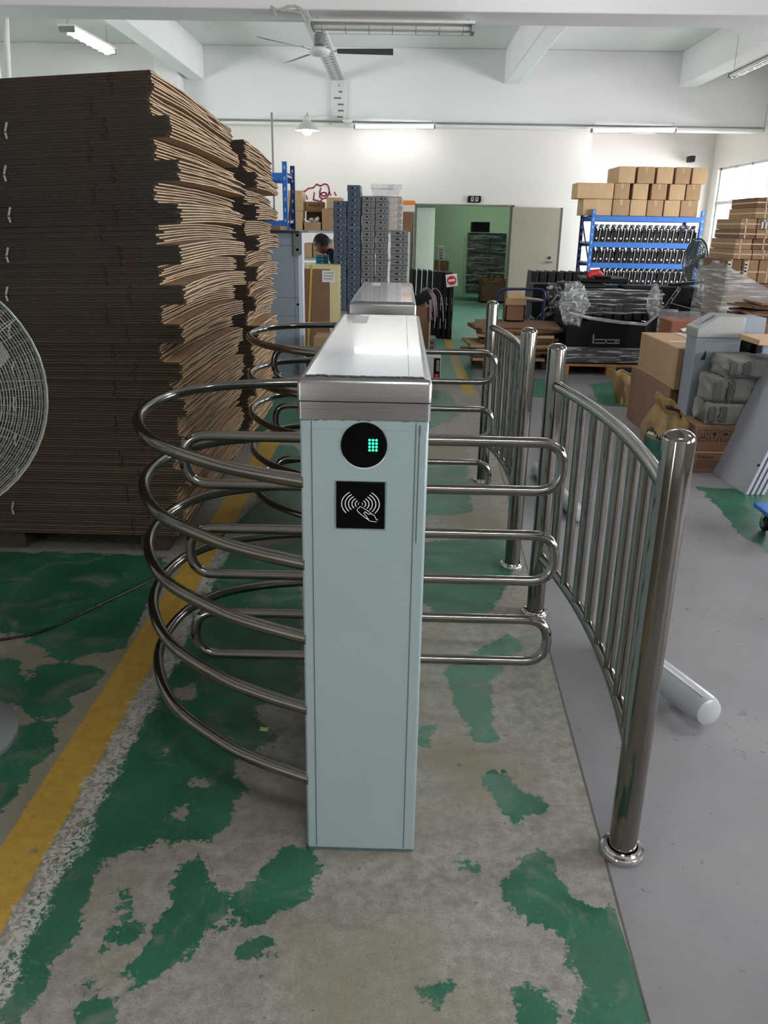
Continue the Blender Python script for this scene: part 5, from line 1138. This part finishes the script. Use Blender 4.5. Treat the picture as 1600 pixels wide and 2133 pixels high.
# teal boxes by the person
p = at(658, 549, 10.3); 
for i in range(3):
    t = T('parts_bin', 'teal and white parts bin before the person, %s' % ['lowest', 'middle', 'topmost'][i], 'bin', (p.x+.1, 10.32, p.z+i*.033), 'teal parts bins stacked by the person')
    link('bin_body', MB().box(p.x, p.x+.145, 10.30, 10.44, p.z+i*.033, p.z+.031+i*.033), TEALB, t, bevel=.004); link('label_strip', MB().box(p.x+.07, p.x+.09, 10.296, 10.30, p.z+.008+i*.033, p.z+.022+i*.033), PAPER, t)
t = T('work_table', 'work table behind the tall carton carrying teal bins', 'table', (p.x+.1, 10.3, 0))
link('table_top', MB().box(p.x-.2, p.x+.165, 10.16, 10.52, p.z-.03, p.z-.001), LGREY, t)
for x in (p.x-.19, p.x+.13): 
    for y in (10.17, 10.48): link('leg', MB().box(x, x+.03, y, y+.03, 0, p.z-.03), LGREY, t)
# chassis columns
GX = 'grey slotted steel cases stacked in columns'
def case_proto(w_, h, m, nm):
    t = T('steel_case', '', 'case', (0, 0, 0))
    link('case_body', MB().box(-w_/2, w_/2, 0, .42, 0, h*.97), m, t, world=False, bevel=.002)
    link('slot', MB().box(-w_*.2, w_*.24, -.002, 0, h*.38, h*.64), DARK, t, world=False)
    link('vent', MB().box(-w_*.0, w_*.16, -.003, -.002, h*.44, h*.60), mat('pale_vent', (176, 186, 192), .5), t, world=False)
    link('lid_edge', MB().box(-w_/2, w_/2, -.003, 0, h*.90, h*.96), mat('case_lid_edge', (104, 108, 112), .5, .4), t, world=False)
    return t
Yc = 10.0; cols = [(708, 28, 418, GREYM2), (737, 28, 385, GREYM2), (766.5, 27, 408, GREYM), (795, 26, 408, GREYM), (832, 38, 480, GREYM)]
HC = .0655
for ci, (pc, pw, yt, m_) in enumerate(cols):
    Y = Yc+(.04*ci); w_ = at(pc+pw/2, 500, Y).x-at(pc-pw/2, 500, Y).x; zt_ = at(pc, yt, Y).z; n = int(round((zt_)/HC)); h = zt_/n
    pr = None; vis = [k for k in range(n) if k*h > at(pc, 640, Y).z-.1]
    nm = ['leftmost', 'second', 'third', 'fourth', 'rightmost, widest'][ci]
    # the hidden lowest part of each column is carried by one crate
    zb_ = vis[0]*h; c_ = carton('crate', 'grey crate carrying the %s column of steel cases' % nm, at(pc-pw/2, 600, Y).x, at(pc+pw/2, 600, Y).x, Y+.01, Y+.4, 0, zb_, GREYM, 'crates under the columns of steel cases', tape=False, seam=False, cat='crate')
    for j, k in enumerate(vis[::-1]):
        lb = 'slotted steel case, %s in the %s column' % ('topmost' if j == 0 else ordinal(j)+' below the top', nm)
        loc = (at(pc, 500, Y).x+random.uniform(-.004, .004), Y+random.uniform(-.008, .008), k*h)
        if pr is None: pr = case_proto(w_*.96, h, m_, nm); pr.location = loc; pr['label'] = lb; pr['group'] = GX
        else: dup(pr, loc, lb, GX)
# clear trays and the white bin with orange band
Y = Yc+.18; z = at(830, 480, Y).z+.001
for i in range(5):
    a = at(811, 470, Y); b = at(839, 470, Y); t = T('clear_tray', 'clear plastic tray on the widest case column, %s' % ('lowest' if i == 0 else ordinal(i)+' up'), 'tray', ((a.x+b.x)/2, Y, z), 'clear plastic trays on the steel cases')
    link('tray_body', MB().box(a.x, b.x, Y, Y+.25, z, z+.012).box(a.x, b.x, Y, Y+.006, z, z+.07).box(a.x, a.x+.005, Y, Y+.25, z, z+.07).box(b.x-.005, b.x, Y, Y+.25, z, z+.07), CLEARP, t)
    link('tray_ribs', MB().box(b.x-.06, b.x-.054, Y-.003, Y, z+.01, z+.06).box(b.x-.04, b.x-.034, Y-.003, Y, z+.01, z+.06).box(b.x-.02, b.x-.014, Y-.003, Y, z+.01, z+.06), GREYM, t); z += .072
Y = 12.9; a = at(839, 478, Y); b = at(863, 478, Y)
carton('carton', 'brown carton half hidden on the shelf below the orange-banded box', a.x, b.x-.03, Y, Y+.3, z1, at(850, 441, Y).z, CARD3, tape=False, seam=False)
t = T('white_box', 'white box with an orange band at the left of the doorway', 'box', ((a.x+b.x)/2, Y, at(850, 441, Y).z)); link('box_body', MB().box(a.x, b.x, Y, Y+.3, at(850, 441, Y).z, at(850, 416, Y).z), PAPER, t); link('orange_band', MB().box(a.x-.002, b.x+.002, Y-.003, Y+.3, at(850, 427, Y).z, at(850, 418, Y).z), ORANGE, t)
Y = 12.7; a = at(772, 409, Y); b = at(838, 384, Y)
carton('carton', 'carton behind the case columns supporting the clear bin', a.x, b.x, Y, Y+.4, z1, at(800, 409, Y).z, CARD, tape=False, seam=False)
t = T('clear_bin', 'large clear plastic bin on top behind the case columns', 'bin', ((a.x+b.x)/2, Y, a.z)); link('bin_body', MB().box(a.x+.02, b.x-.02, Y, Y+.35, a.z, b.z-.06).box(a.x, b.x, Y-.01, Y+.36, b.z-.06, b.z), CLEARP, t, bevel=.01)
# grey frame / trunk between shelf and doorway
Y = 13.4; a = at(852, 600, Y); b = at(866, 425, Y)
t = T('steel_cabinet', 'narrow dark grey cabinet end left of the doorway', 'cabinet', (a.x, Y+.2, 0)); link('cabinet_side', MB().box(a.x, b.x-.02, Y, Y+.5, 0, b.z-.08), mat('dark_grey_paint', (104, 100, 96), .5), t, bevel=.005); link('door_gap', MB().box(a.x+.03, a.x+.036, Y-.002, Y, .1, b.z-.15), DARK, t)
# row of black flap gates with round red sign
for i in range(8):
    Y = 13.0-.05*i; x = at(858+i*11.5, 600, Y).x; zt_ = at(900, 562+i*.8, Y).z
    t = T('leaning_flap', 'black flap panel in the row left of the doorway, %s' % ('leftmost' if i == 0 else ordinal(i)+' from left'), 'panel', (x+.06, Y, 0), 'black flap panels standing in a row by the doorway')
    link('flap_body', MB().hexa([(x-.02, Y, 0), (x+.045, Y, 0), (x+.045, Y+.5, 0), (x-.02, Y+.5, 0), (x-.0, Y+.05, zt_), (x+.06, Y+.05, zt_-.01), (x+.06, Y+.5, zt_-.01), (x, Y+.5, zt_)]), BLACKM, t, bevel=.01)
    link('hinge_bracket', MB().box(x+.02, x+.032, Y-.012, Y, .42, .62).box(x+.02, x+.055, Y-.014, Y, .50, .53).box(x+.025, x+.037, Y-.012, Y, .15, .3), CHROME, t)
Y = 12.665; p = at(941, 584, Y); t = T('round_sign', 'white square sticker with red round no-entry mark on the black flaps', 'sign', (p.x, Y, p.z-.09))
sM = Matrix.Translation((p.x, Y, p.z)) @ Matrix.Rotation(R_(-8), 4, 'Y')
link('sign_plate', MB().box(-.085, .085, -.008, 0, -.09, .09, sM), PAPER, t); q = MB().lathe([(.068, 0), (.068, .003)], (0, -.008, 0), 28, M=Matrix.Rotation(R_(90), 4, 'X')); q.v = [tuple(sM @ Vector(v)) for v in q.v]; link('red_disc', q, mat('sign_red', (206, 30, 60), .4), t)
link('white_bar', MB().box(-.05, .05, -.014, -.011, -.016, .016, sM), PAPER, t)
# things inside the green room
Y = 19.3; a = at(905, 600, Y); 
carton('carton', 'strapped carton on the floor inside the green room, with white label', a.x, at(935, 560, Y).x, Y, Y+.5, 0, at(920, 543, Y).z, CARD3, strap=.4, tape=False)
a = at(910, 543, Y); b = at(927, 513, Y); t = carton('carton', 'small white-faced carton on the strapped carton in the green room', a.x, b.x, Y+.02, Y+.35, at(920, 543, Y).z+.002, b.z, PAPER, tape=False, seam=False)
mb = MB()
for i in range(4): mb.strip([(a.x+.04, b.z-.09-i*.06), (a.x+.06+.02*i, b.z-.09-i*.06), (a.x+.08, b.z-.06-i*.06), (b.x-.05, b.z-.08-i*.06)], .012, Y+.014, Y+.018)
link('printed_marks', mb, INK, t)
Y = 20.2; xl_, xm_, xr_ = at(975, 550, Y).x, at(1020, 550, Y).x, at(1052, 550, Y).x
zr = [at(1010, y, Y).z for y in (612, 590, 570, 545, 525, 505, 484)]
DG = mat('dark_green_black', (20, 36, 30), .4)
for r in range(6):
    for c_ in range(2):
        x0, x1 = ((xl_, xm_-.01), (xm_, xr_))[c_]
        t = T('gate_housing', 'dark film-wrapped housing in the green room pile, %s column, %s' % (('left', 'right')[c_], 'lowest' if r == 0 else ordinal(r)+' above the lowest'), 'machine part', ((x0+x1)/2, Y, max(0, zr[r])), 'dark wrapped housings piled in the green room')
        link('housing', MB().box(x0, x1, Y, Y+.6, max(0, zr[r]), zr[r+1]-.012), DG, t, bevel=.01); link('bracket', bracket_mb((x0+x1)/2-.05, (max(0, zr[r])+zr[r+1])/2, (x1-x0)*.6, R_(-20 if c_ == 0 else 0)*(r % 2), Y-.002), GALV, t)
t = T('gate_housing', 'single black housing on the very top of the green room pile', 'machine part', (at(1003, 484, Y).x, Y+.1, zr[6])); link('housing', MB().box(at(984, 470, Y).x, at(1021, 470, Y).x, Y+.05, Y+.5, zr[6], at(1000, 462, Y).z), BLACKM, t, bevel=.01)
film_shell('clear stretch film around the dark pile in the green room', xl_-.04, xr_+.04, Y-.06, Y+.66, .1, zr[6]-.05, WRAP, .03, 11)
Y = 19.4; a = at(1000, 635, Y); b = at(1062, 600, Y); bz = at(1030, 600, Y).z
t = T('open_carton', 'wide open brown carton of scraps on the green room floor', 'box', ((a.x+b.x)/2, Y+.2, 0)); zz = at(1030, 592, Y).z
link('carton_body', MB().box(a.x, b.x, Y, Y+.01, 0, zz).box(a.x, a.x+.01, Y, Y+.5, 0, zz).box(b.x-.01, b.x, Y, Y+.5, 0, zz+.1).box(a.x, b.x, Y+.49, Y+.5, 0, zz+.1).box(a.x, b.x, Y, Y+.5, 0, .02), CARD3, t); mb = MB(); rr = random.Random(6)
for i in range(14): M = Matrix.Translation((rr.uniform(a.x+.1, b.x-.1), Y+rr.uniform(.1, .4), zz+rr.uniform(-.05, .07))) @ Matrix.Rotation(rr.uniform(0, 3), 4, 'Y'); mb.box(-.14, .14, -.02, .02, -.012, .012, M)
link('board_scraps', mb, CARD, t)

# ------------------------------------------------------------------ person bending behind the cartons
def person():
    Y = 10.85; h = at(672, 508, Y)          # centre of the head, in profile facing left
    t = T('person', 'person with short black hair in a black top, head bowed to the left', 'person', (h.x+.32, Y, 0))
    # body: one skinned surface, seated on a stool, leaning forward
    px_, pz = h.x+.50, .50
    J = [((px_, Y, pz), .15), ((px_-.03, Y, pz+.22), .14), ((px_-.14, Y, pz+.45), .155), ((h.x+.12, Y, h.z-.13), .075), ((h.x+.06, Y, h.z-.06), .055)]
    E = [(0, 1), (1, 2), (2, 3), (3, 4)]
    def add(p, r, par): J.append((p, r)); E.append((par, len(J)-1)); return len(J)-1
    for s in (-1, 1):
        a = add((px_-.15, Y+s*.17, pz+.46), .062, 2); a = add((px_-.25, Y+s*.22, pz+.22), .045, a); add((px_-.46, Y+s*.12, pz+.20), .030, a)
    body = bpy.data.meshes.new('black_top'); o0 = Vector(t.location)
    body.from_pydata([tuple(Vector(p)-o0) for p, r in J], E, []); ob = bpy.data.objects.new('black_top', body); C.objects.link(ob); ob.parent = t
    ob.modifiers.new('skin', 'SKIN'); sv = body.skin_vertices[0].data
    for i, (p, r) in enumerate(J): sv[i].radius = (r, r)
    sv[0].use_root = True; ob.modifiers.new('smooth', 'SUBSURF').levels = 2; ob.modifiers['smooth'].render_levels = 2; body.materials.append(CLOTH)
    J2 = [((px_, Y, pz-.02), .13)]; E2 = []
    for s in (-1, 1):
        J2.append(((px_-.05, Y+s*.1, pz-.03), .09)); E2.append((0, len(J2)-1)); J2.append(((px_-.42, Y+s*.13, pz-.02), .062)); E2.append((len(J2)-2, len(J2)-1))
        J2.append(((px_-.38, Y+s*.13, .08), .045)); E2.append((len(J2)-2, len(J2)-1)); J2.append(((px_-.50, Y+s*.13, .045), .035)); E2.append((len(J2)-2, len(J2)-1))
    lg = bpy.data.meshes.new('trousers'); lg.from_pydata([tuple(Vector(p)-o0) for p, r in J2], E2, []); ol = bpy.data.objects.new('trousers', lg); C.objects.link(ol); ol.parent = t
    ol.modifiers.new('skin', 'SKIN'); sv = lg.skin_vertices[0].data
    for i, (p, r) in enumerate(J2): sv[i].radius = (r, r)
    sv[0].use_root = True; ol.modifiers.new('smooth', 'SUBSURF').levels = 2; lg.materials.append(CLOTH)
    # head: egg form with brow, nose, lips, chin, modelled in profile (faces -x, bowed)
    M = Matrix.Translation(h) @ Matrix.Rotation(R_(-32), 4, 'Y') @ Matrix.Scale(1.04, 4)
    def shell(name, f, m, par, keep=lambda v: True, nu=28, nv=20):
        V = []; F = []
        for i in range(nv+1):
            th = math.pi*i/nv
            for k in range(nu):
                q = 2*math.pi*k/nu; d = Vector((math.sin(th)*math.cos(q), math.sin(th)*math.sin(q), math.cos(th))); V.append(f(d))
        for i in range(nv):
            for k in range(nu):
                q = (i*nu+k, i*nu+(k+1) % nu, (i+1)*nu+(k+1) % nu, (i+1)*nu+k)
                if all(keep(V[j]) for j in q): F.append(q)
        return link(name, MB().add([M @ v for v in V], F), m, par, ang=80)
    def face(d):
        v = Vector((d.x*.095, d.y*.074, d.z*.115)); 
        if v.z < 0: v.x *= 1-.12*min(1, -v.z/.1)*(1 if v.x > 0 else .2); v.y *= 1+1.6*v.z
        g = lambda cz, w_, a, wy=.016: a*math.exp(-((v.z-cz)/w_)**2-(v.y/wy)**2) if v.x < 0 else 0
        v.x -= g(-.018, .022, .024, .013)+g(-.062, .012, .010, .022)+g(-.095, .02, .012, .025)+g(.03, .014, .006, .04); v.x += g(.008, .01, .006, .05)*1.0
        return v
    hd = shell('head', face, SKIN, t, nu=48, nv=44)
    def hairf(d):
        v = Vector((d.x*.108, d.y*.086, d.z*.126)); j = .004*math.sin(d.y*40)+.004*math.sin(d.z*33+d.x*20); return v*(1+j*4)
    shell('hair', hairf, HAIR, t, keep=lambda v: v.z > .035 or (v.x > -.02 and v.z > -.03) or (v.x > .03 and v.z > -.06), nu=40, nv=30)
    for s in (-1, 1):
        link('ear', MB().add([M @ Vector((.012+.018*math.cos(q)*c2, s*(.074+.008*c2), -.012+.03*math.sin(q)*c2)) for c2 in (1, .55) for q in [2*math.pi*i/12 for i in range(12)]], [(i, (i+1) % 12, 12+(i+1) % 12, 12+i) for i in range(12)]+[tuple(range(12, 24))]), SKIN, hd)
        link('eye', MB().lathe([(.0, -.008), (.007, -.004), (.009, 0), (.007, .004), (0, .008)], M @ Vector((-.083, s*.03, .004)), 10), WHITEP, hd)
        # hand with five fingers resting forward
        w_ = Vector((px_-.47, Y+s*.12, pz+.20)); hm = MB().tube([w_, w_+Vector((-.04, 0, -.004)), w_+Vector((-.085, 0, -.01))], [.024, .034, .03], 10)
        for f in range(4): y = (f-1.5)*.016; hm.tube([w_+Vector((-.075, y, -.01)), w_+Vector((-.115-.006*(1.5-abs(f-1.5)), y, -.018)), w_+Vector((-.14-.008*(1.5-abs(f-1.5)), y, -.04))], [.009, .008, .006], 8)
        hm.tube([w_+Vector((-.03, -s*.03, -.005)), w_+Vector((-.06, -s*.05, -.012)), w_+Vector((-.085, -s*.05, -.022))], [.011, .009, .007], 8); link('hand', hm, SKIN, t)
    s_ = T('stool', 'low stool under the seated person behind the cartons', 'stool', (px_, Y, 0)); link('seat', MB().lathe([(.16, .30), (.16, .33)], (px_, Y, 0), 20), BLUED, s_)
    for q in range(4): link('leg', MB().tube([(px_+.14*math.cos(q*1.57+.8), Y+.14*math.sin(q*1.57+.8), 0), (px_+.08*math.cos(q*1.57+.8), Y+.08*math.sin(q*1.57+.8), .30)], .012, 8), GREYM, s_)
person()
# ------------------------------------------------------------------ lamps, ceiling fan, trunking, pipes
def batten(label, a, b, lit, group, zc=None, drop=.25, w_=.11, guard=True, power=4, near=False):
    A_ = Vector(a); B_ = Vector(b); d = (B_-A_).normalized(); n = Vector((-d.y, d.x, 0)); L_ = (B_-A_).length
    t = T('tube_light', label, 'lamp', tuple((A_+B_)/2), group); up = Vector((0, 0, 1))
    def obx(s0, s1, u0, u1, v0, v1):
        P = lambda s, u, v: A_+d*s+n*u+up*v
        return MB().hexa([P(s0, u0, v0), P(s1, u0, v0), P(s1, u1, v0), P(s0, u1, v0), P(s0, u0, v1), P(s1, u0, v1), P(s1, u1, v1), P(s0, u1, v1)])
    link('tray', obx(0, L_, -w_*.55, w_*.55, .03, .055), WHITEM, t, bevel=.004)
    for s in (0, L_-.035): link('end_cap', obx(s, s+.035, -w_*.5, w_*.5, -.035, .03), GREYM, t, bevel=.004)
    for u in (-.028, .028): link('tube', MB().tube([A_+d*.035+n*u, B_-d*.035+n*u], .021, 12), (GLOW_ADDED if near else GLOW) if lit else OFFT, t)
    if guard:
        for k in range(7):
            s = L_*(k+.5)/7; link('guard_wire', MB().tube([A_+d*s+n*(w_*.6*math.cos(q))+up*(-.05*math.sin(q)+.0) for q in [math.pi*i/6 for i in range(7)]], .0028, 4), CHROME, t)
        link('guard_wire', MB().tube([A_+up*-.05, B_+up*-.05], .0028, 4), CHROME, t)
    for s in (.06, L_-.06): link('hanger', MB().tube([A_+d*s+up*.05, A_+d*s+up*(.05+drop)]+([A_+d*s+up*(.05+drop)+Vector((0, 17.62-A_.y, 0))] if 17 < A_.y < 17.6 else []), .006, 6), CHROME, t)
    if lit:
        l = bpy.data.lights.new('tube_glow', 'AREA'); l.shape = 'RECTANGLE'; l.size = L_*.95; l.size_y = .08; l.energy = power; l.color = (.94, .98, 1)
        o = bpy.data.objects.new('tube_glow', l); C.objects.link(o); o.location = tuple((A_+B_)/2+Vector((0, 0, -.045))); o.rotation_euler = (0, 0, math.atan2(d.y, d.x))
    return t
Y = 17.45
a = at(737, 264, Y); b = at(907, 264, Y); batten('lit twin tube light hanging on the back wall beam above the doorway side', a, b, True, None, drop=.06)
a = at(1231, 272, Y); b = at(1408, 272, Y); batten('lit twin tube light on the back wall beam above the blue rack', a, b, True, None, drop=.08)
zl_ = 3.20; a = at(648, 57, 8.67); b = at(988, 64, 8.67); batten('unlit twin tube light with wire guard under the near cross beam', (a.x, 8.67, a.z), (b.x, 8.67, a.z), False, None, drop=3.44-a.z-.05, w_=.17)
# lit lamp at upper left running into depth
a = at(135, 62, 10.6); 
def on_z(x, y, z): r = ray(x, y); s = (z-EYE)/r.z; return Vector((r.x*s, r.y*s, z))
z = 3.9; a = on_z(138, 60, z); b = on_z(228, 108, z); batten('lit twin tube light at the upper left, running away towards the back', (a.x, a.y, z), (b.x, b.y, z), True, None, drop=.30, w_=.2, power=14)
t = [o for o in C.objects if o.get('label', '').startswith('lit twin tube light at the upper left')][0]
z = 3.75; a = on_z(1524, 158, z); b = on_z(1640, 104, z); batten('unlit twin tube light at the upper right photo edge', (a.x, a.y, z), (b.x, b.y, z), False, None, drop=.46)
# unseen lamps added over the near bays to brighten floor, ceiling and beam
for i, (x, y, z, pw) in enumerate(((1.4, 6.9, 3.5, 14), (3.4, 2.6, 3.75, 24), (.5, -.3, 3.3, 45))):
    batten('added unseen tube light over the aisle, ' + ['nearest the near cross beam', 'right of the railing', 'above the viewpoint'][i], (x-.6, y, z), (x+.6, y, z), True, 'unseen tube lights added over the near bay', drop=ZC-z-.06, power=pw, near=i < 2, w_=.09)
# lamp in the green room
batten('lit tube light on the ceiling of the green room', (1.6, 20.6, 3.0), (2.8, 20.6, 3.0), True, None, drop=.13, power=30)
# cone lamp
p = at(640, 272, 17.2); t = T('pendant_lamp', 'lit white cone-shaped pendant lamp left of the tube lights', 'lamp', (p.x, 17.2, p.z))
link('lamp_shade', MB().lathe([(.235, .0), (.20, .035), (.10, .15), (.075, .17), (.07, .24), (.05, .26)], (p.x, 17.2, p.z+.0), 28, caps=False), mat('pale_enamel_shade', (196, 198, 194), .4), t)
link('bulb', MB().lathe([(0, -.09), (.06, -.075), (.10, -.02), (.09, .05), (.04, .1), (0, .11)], (p.x, 17.2, p.z), 20), GLOW, t)
link('hanger', MB().tube([(p.x, 17.2, p.z+.25), (p.x+.01, 17.2, p.z+.31), (p.x, 17.2, 3.6), (p.x, 17.62, 3.6)], .012, 8), GREYM, t); l = bpy.data.lights.new('bulb_glow', 'POINT'); l.energy = 5; l.shadow_soft_size = .1; o = bpy.data.objects.new('bulb_glow', l); C.objects.link(o); o.location = (p.x, 17.1, p.z-.15)
# ceiling fan
c = at(665, 108, 10.2); t = T('ceiling_fan', 'three-bladed ceiling fan hanging before the white beam', 'fan', tuple(c))
link('hub', MB().lathe([(.0, -.05), (.07, -.045), (.115, -.02), (.125, .0), (.12, .02), (.09, .03), (.085, .04)], c, 28), WHITEM, t); link('canopy', MB().lathe([(.05, .05), (.065, .07), (.065, .17), (.04, .19)], c, 20), GREYM, t)
link('down_rod', MB().tube([c+Vector((0, 0, .18)), (c.x, c.y, ZC)], .012, 8), WHITEM, t)
for q in (R_(1), R_(122), R_(228)):
    d = Vector((math.cos(q), math.sin(q), 0)); n = Vector((-d.y, d.x, 0)); P = lambda s, u, v: c+d*s+n*u+Vector((0, 0, v))
    link('blade', MB().hexa([P(.20, -.055, .02), P(.82, -.065, .03), P(.82, .065, -.01), P(.20, .055, -.005), P(.20, -.055, .024), P(.82, -.065, .034), P(.82, .065, -.006), P(.20, .055, -.001)]), mat('fan_blade_olive', (84, 88, 82), .5), t); link('blade_iron', MB().hexa([P(.1, -.02, .0), P(.24, -.02, .02), P(.24, .02, .01), P(.1, .02, 0), P(.1, -.02, .008), P(.24, -.02, .03), P(.24, .02, .02), P(.1, .02, .008)]), WHITEM, t)
# cable trunking below the ceiling, bending down the beam
a = on_z(668, 72, 4.2); b = at(716, 168, 17.55)
t = T('cable_trunking', 'perforated white cable trunking running to and down the back beam', 'trunking', (b.x, 17.5, 3.5)); P0 = Vector((b.x-.11, 11.0, b.z)); P1 = Vector((b.x-.11, 17.5, b.z))
link('trunk_run', MB().box(b.x-.24, b.x+.02, 9.0, 17.55, b.z, b.z+.07), mat('trunking_white', (196, 196, 194), .5), t); link('trunk_drop', MB().box(b.x-.24, b.x+.02, 17.53, 17.6, 3.47, b.z), mat('trunking_pale', (222, 221, 219), .6), t)
mb = MB()
for i in range(34): y = 9.3+i*.24; mb.box(b.x-.20, b.x-.15, y, y+.1, b.z-.002, b.z).box(b.x-.07, b.x-.02, y+.1, y+.2, b.z-.002, b.z)
link('slot', mb, GREYM, t)['kind'] = 'stuff'; mb = MB(); rr = random.Random(5)
for i in range(6): z = 3.6+i*.11; mb.box(b.x-.19+rr.uniform(0, .1), b.x-.14+rr.uniform(0, .1)+.05, 17.527, 17.53, z, z+.03)
link('slot', mb, GREYM, t)['kind'] = 'stuff'
# conduit tangle by the near beam
mb = MB(); Yb = 8.435
for pts in ([(568, 14), (580, 20), (615, 12), (640, 30), (650, 44)], [(566, 12), (576, 34)], [(600, 12), (622, 16), (634, 38), (648, 62), (652, 78)], [(585, 22), (612, 24), (640, 33)], [(640, 22), (646, 60), (655, 70)]):
    mb.tube(smooth_path([at(x, y, Yb-.02) for x, y in pts], 4), .009, 6)
solo('loose_conduit', 'tangled loose conduits on the near cross beam beside the unlit light', 'conduit', mb, mat('conduit_white', (190, 188, 184), .5), tuple(at(600, 20, Yb)))
# pipe along the lower edge of the back beam and thin wires
mb = MB().tube([(-4.6, 17.53, 3.53), (6.95, 17.53, 3.53)], .018, 8); solo('conduit_pipe', 'grey conduit pipe running along the bottom of the back beam', 'pipe', mb, mat('conduit_grey', (136, 134, 130), .5), (0, 17.53, 3.53))
a = at(566, 234, 12); b = at(566, 300, 12); solo('thin_rod', 'thin upright grey rod rising behind the farther cardboard stack', 'rod', MB().tube([(a.x, 12, 0), (a.x, 12, a.z)], .014, 8), mat('rod_grey', (130, 126, 124), .5), (a.x, 12, 0))
p = at(724, 254, 17.4); solo('smoke_detector', 'small round white fitting at the left end of the lit tube light', 'fitting', MB().lathe([(.03, .07), (.08, .05), (.10, .02), (.09, 0), (.04, -.02)], (p.x, 17.4, p.z), 20), WHITEM, (p.x, 17.4, p.z))
# downpipe on the left column
solo('downpipe', 'thin white downpipe in front of the left column', 'pipe', MB().tube([at(22, 250, 9.85).xyz*1, at(8, -60, 9.85)], .03, 10), WHITEM, tuple(at(22, 250, 9.85)))
# small dark camera on the wall by the window
p = at(1440, 332, 19.95); t = T('wall_camera', 'small dark camera on the wall above the rack cartons', 'camera', (p.x, 20.1, p.z)); link('camera_body', MB().box(p.x-.06, p.x+.06, 19.85, 20.1, p.z-.06, p.z+.07), BLACKM, t, bevel=.01); link('mount', MB().tube([(p.x, 20.05, p.z), (p.x, 20.2, p.z+.02)], .02, 8), GREYM, t)
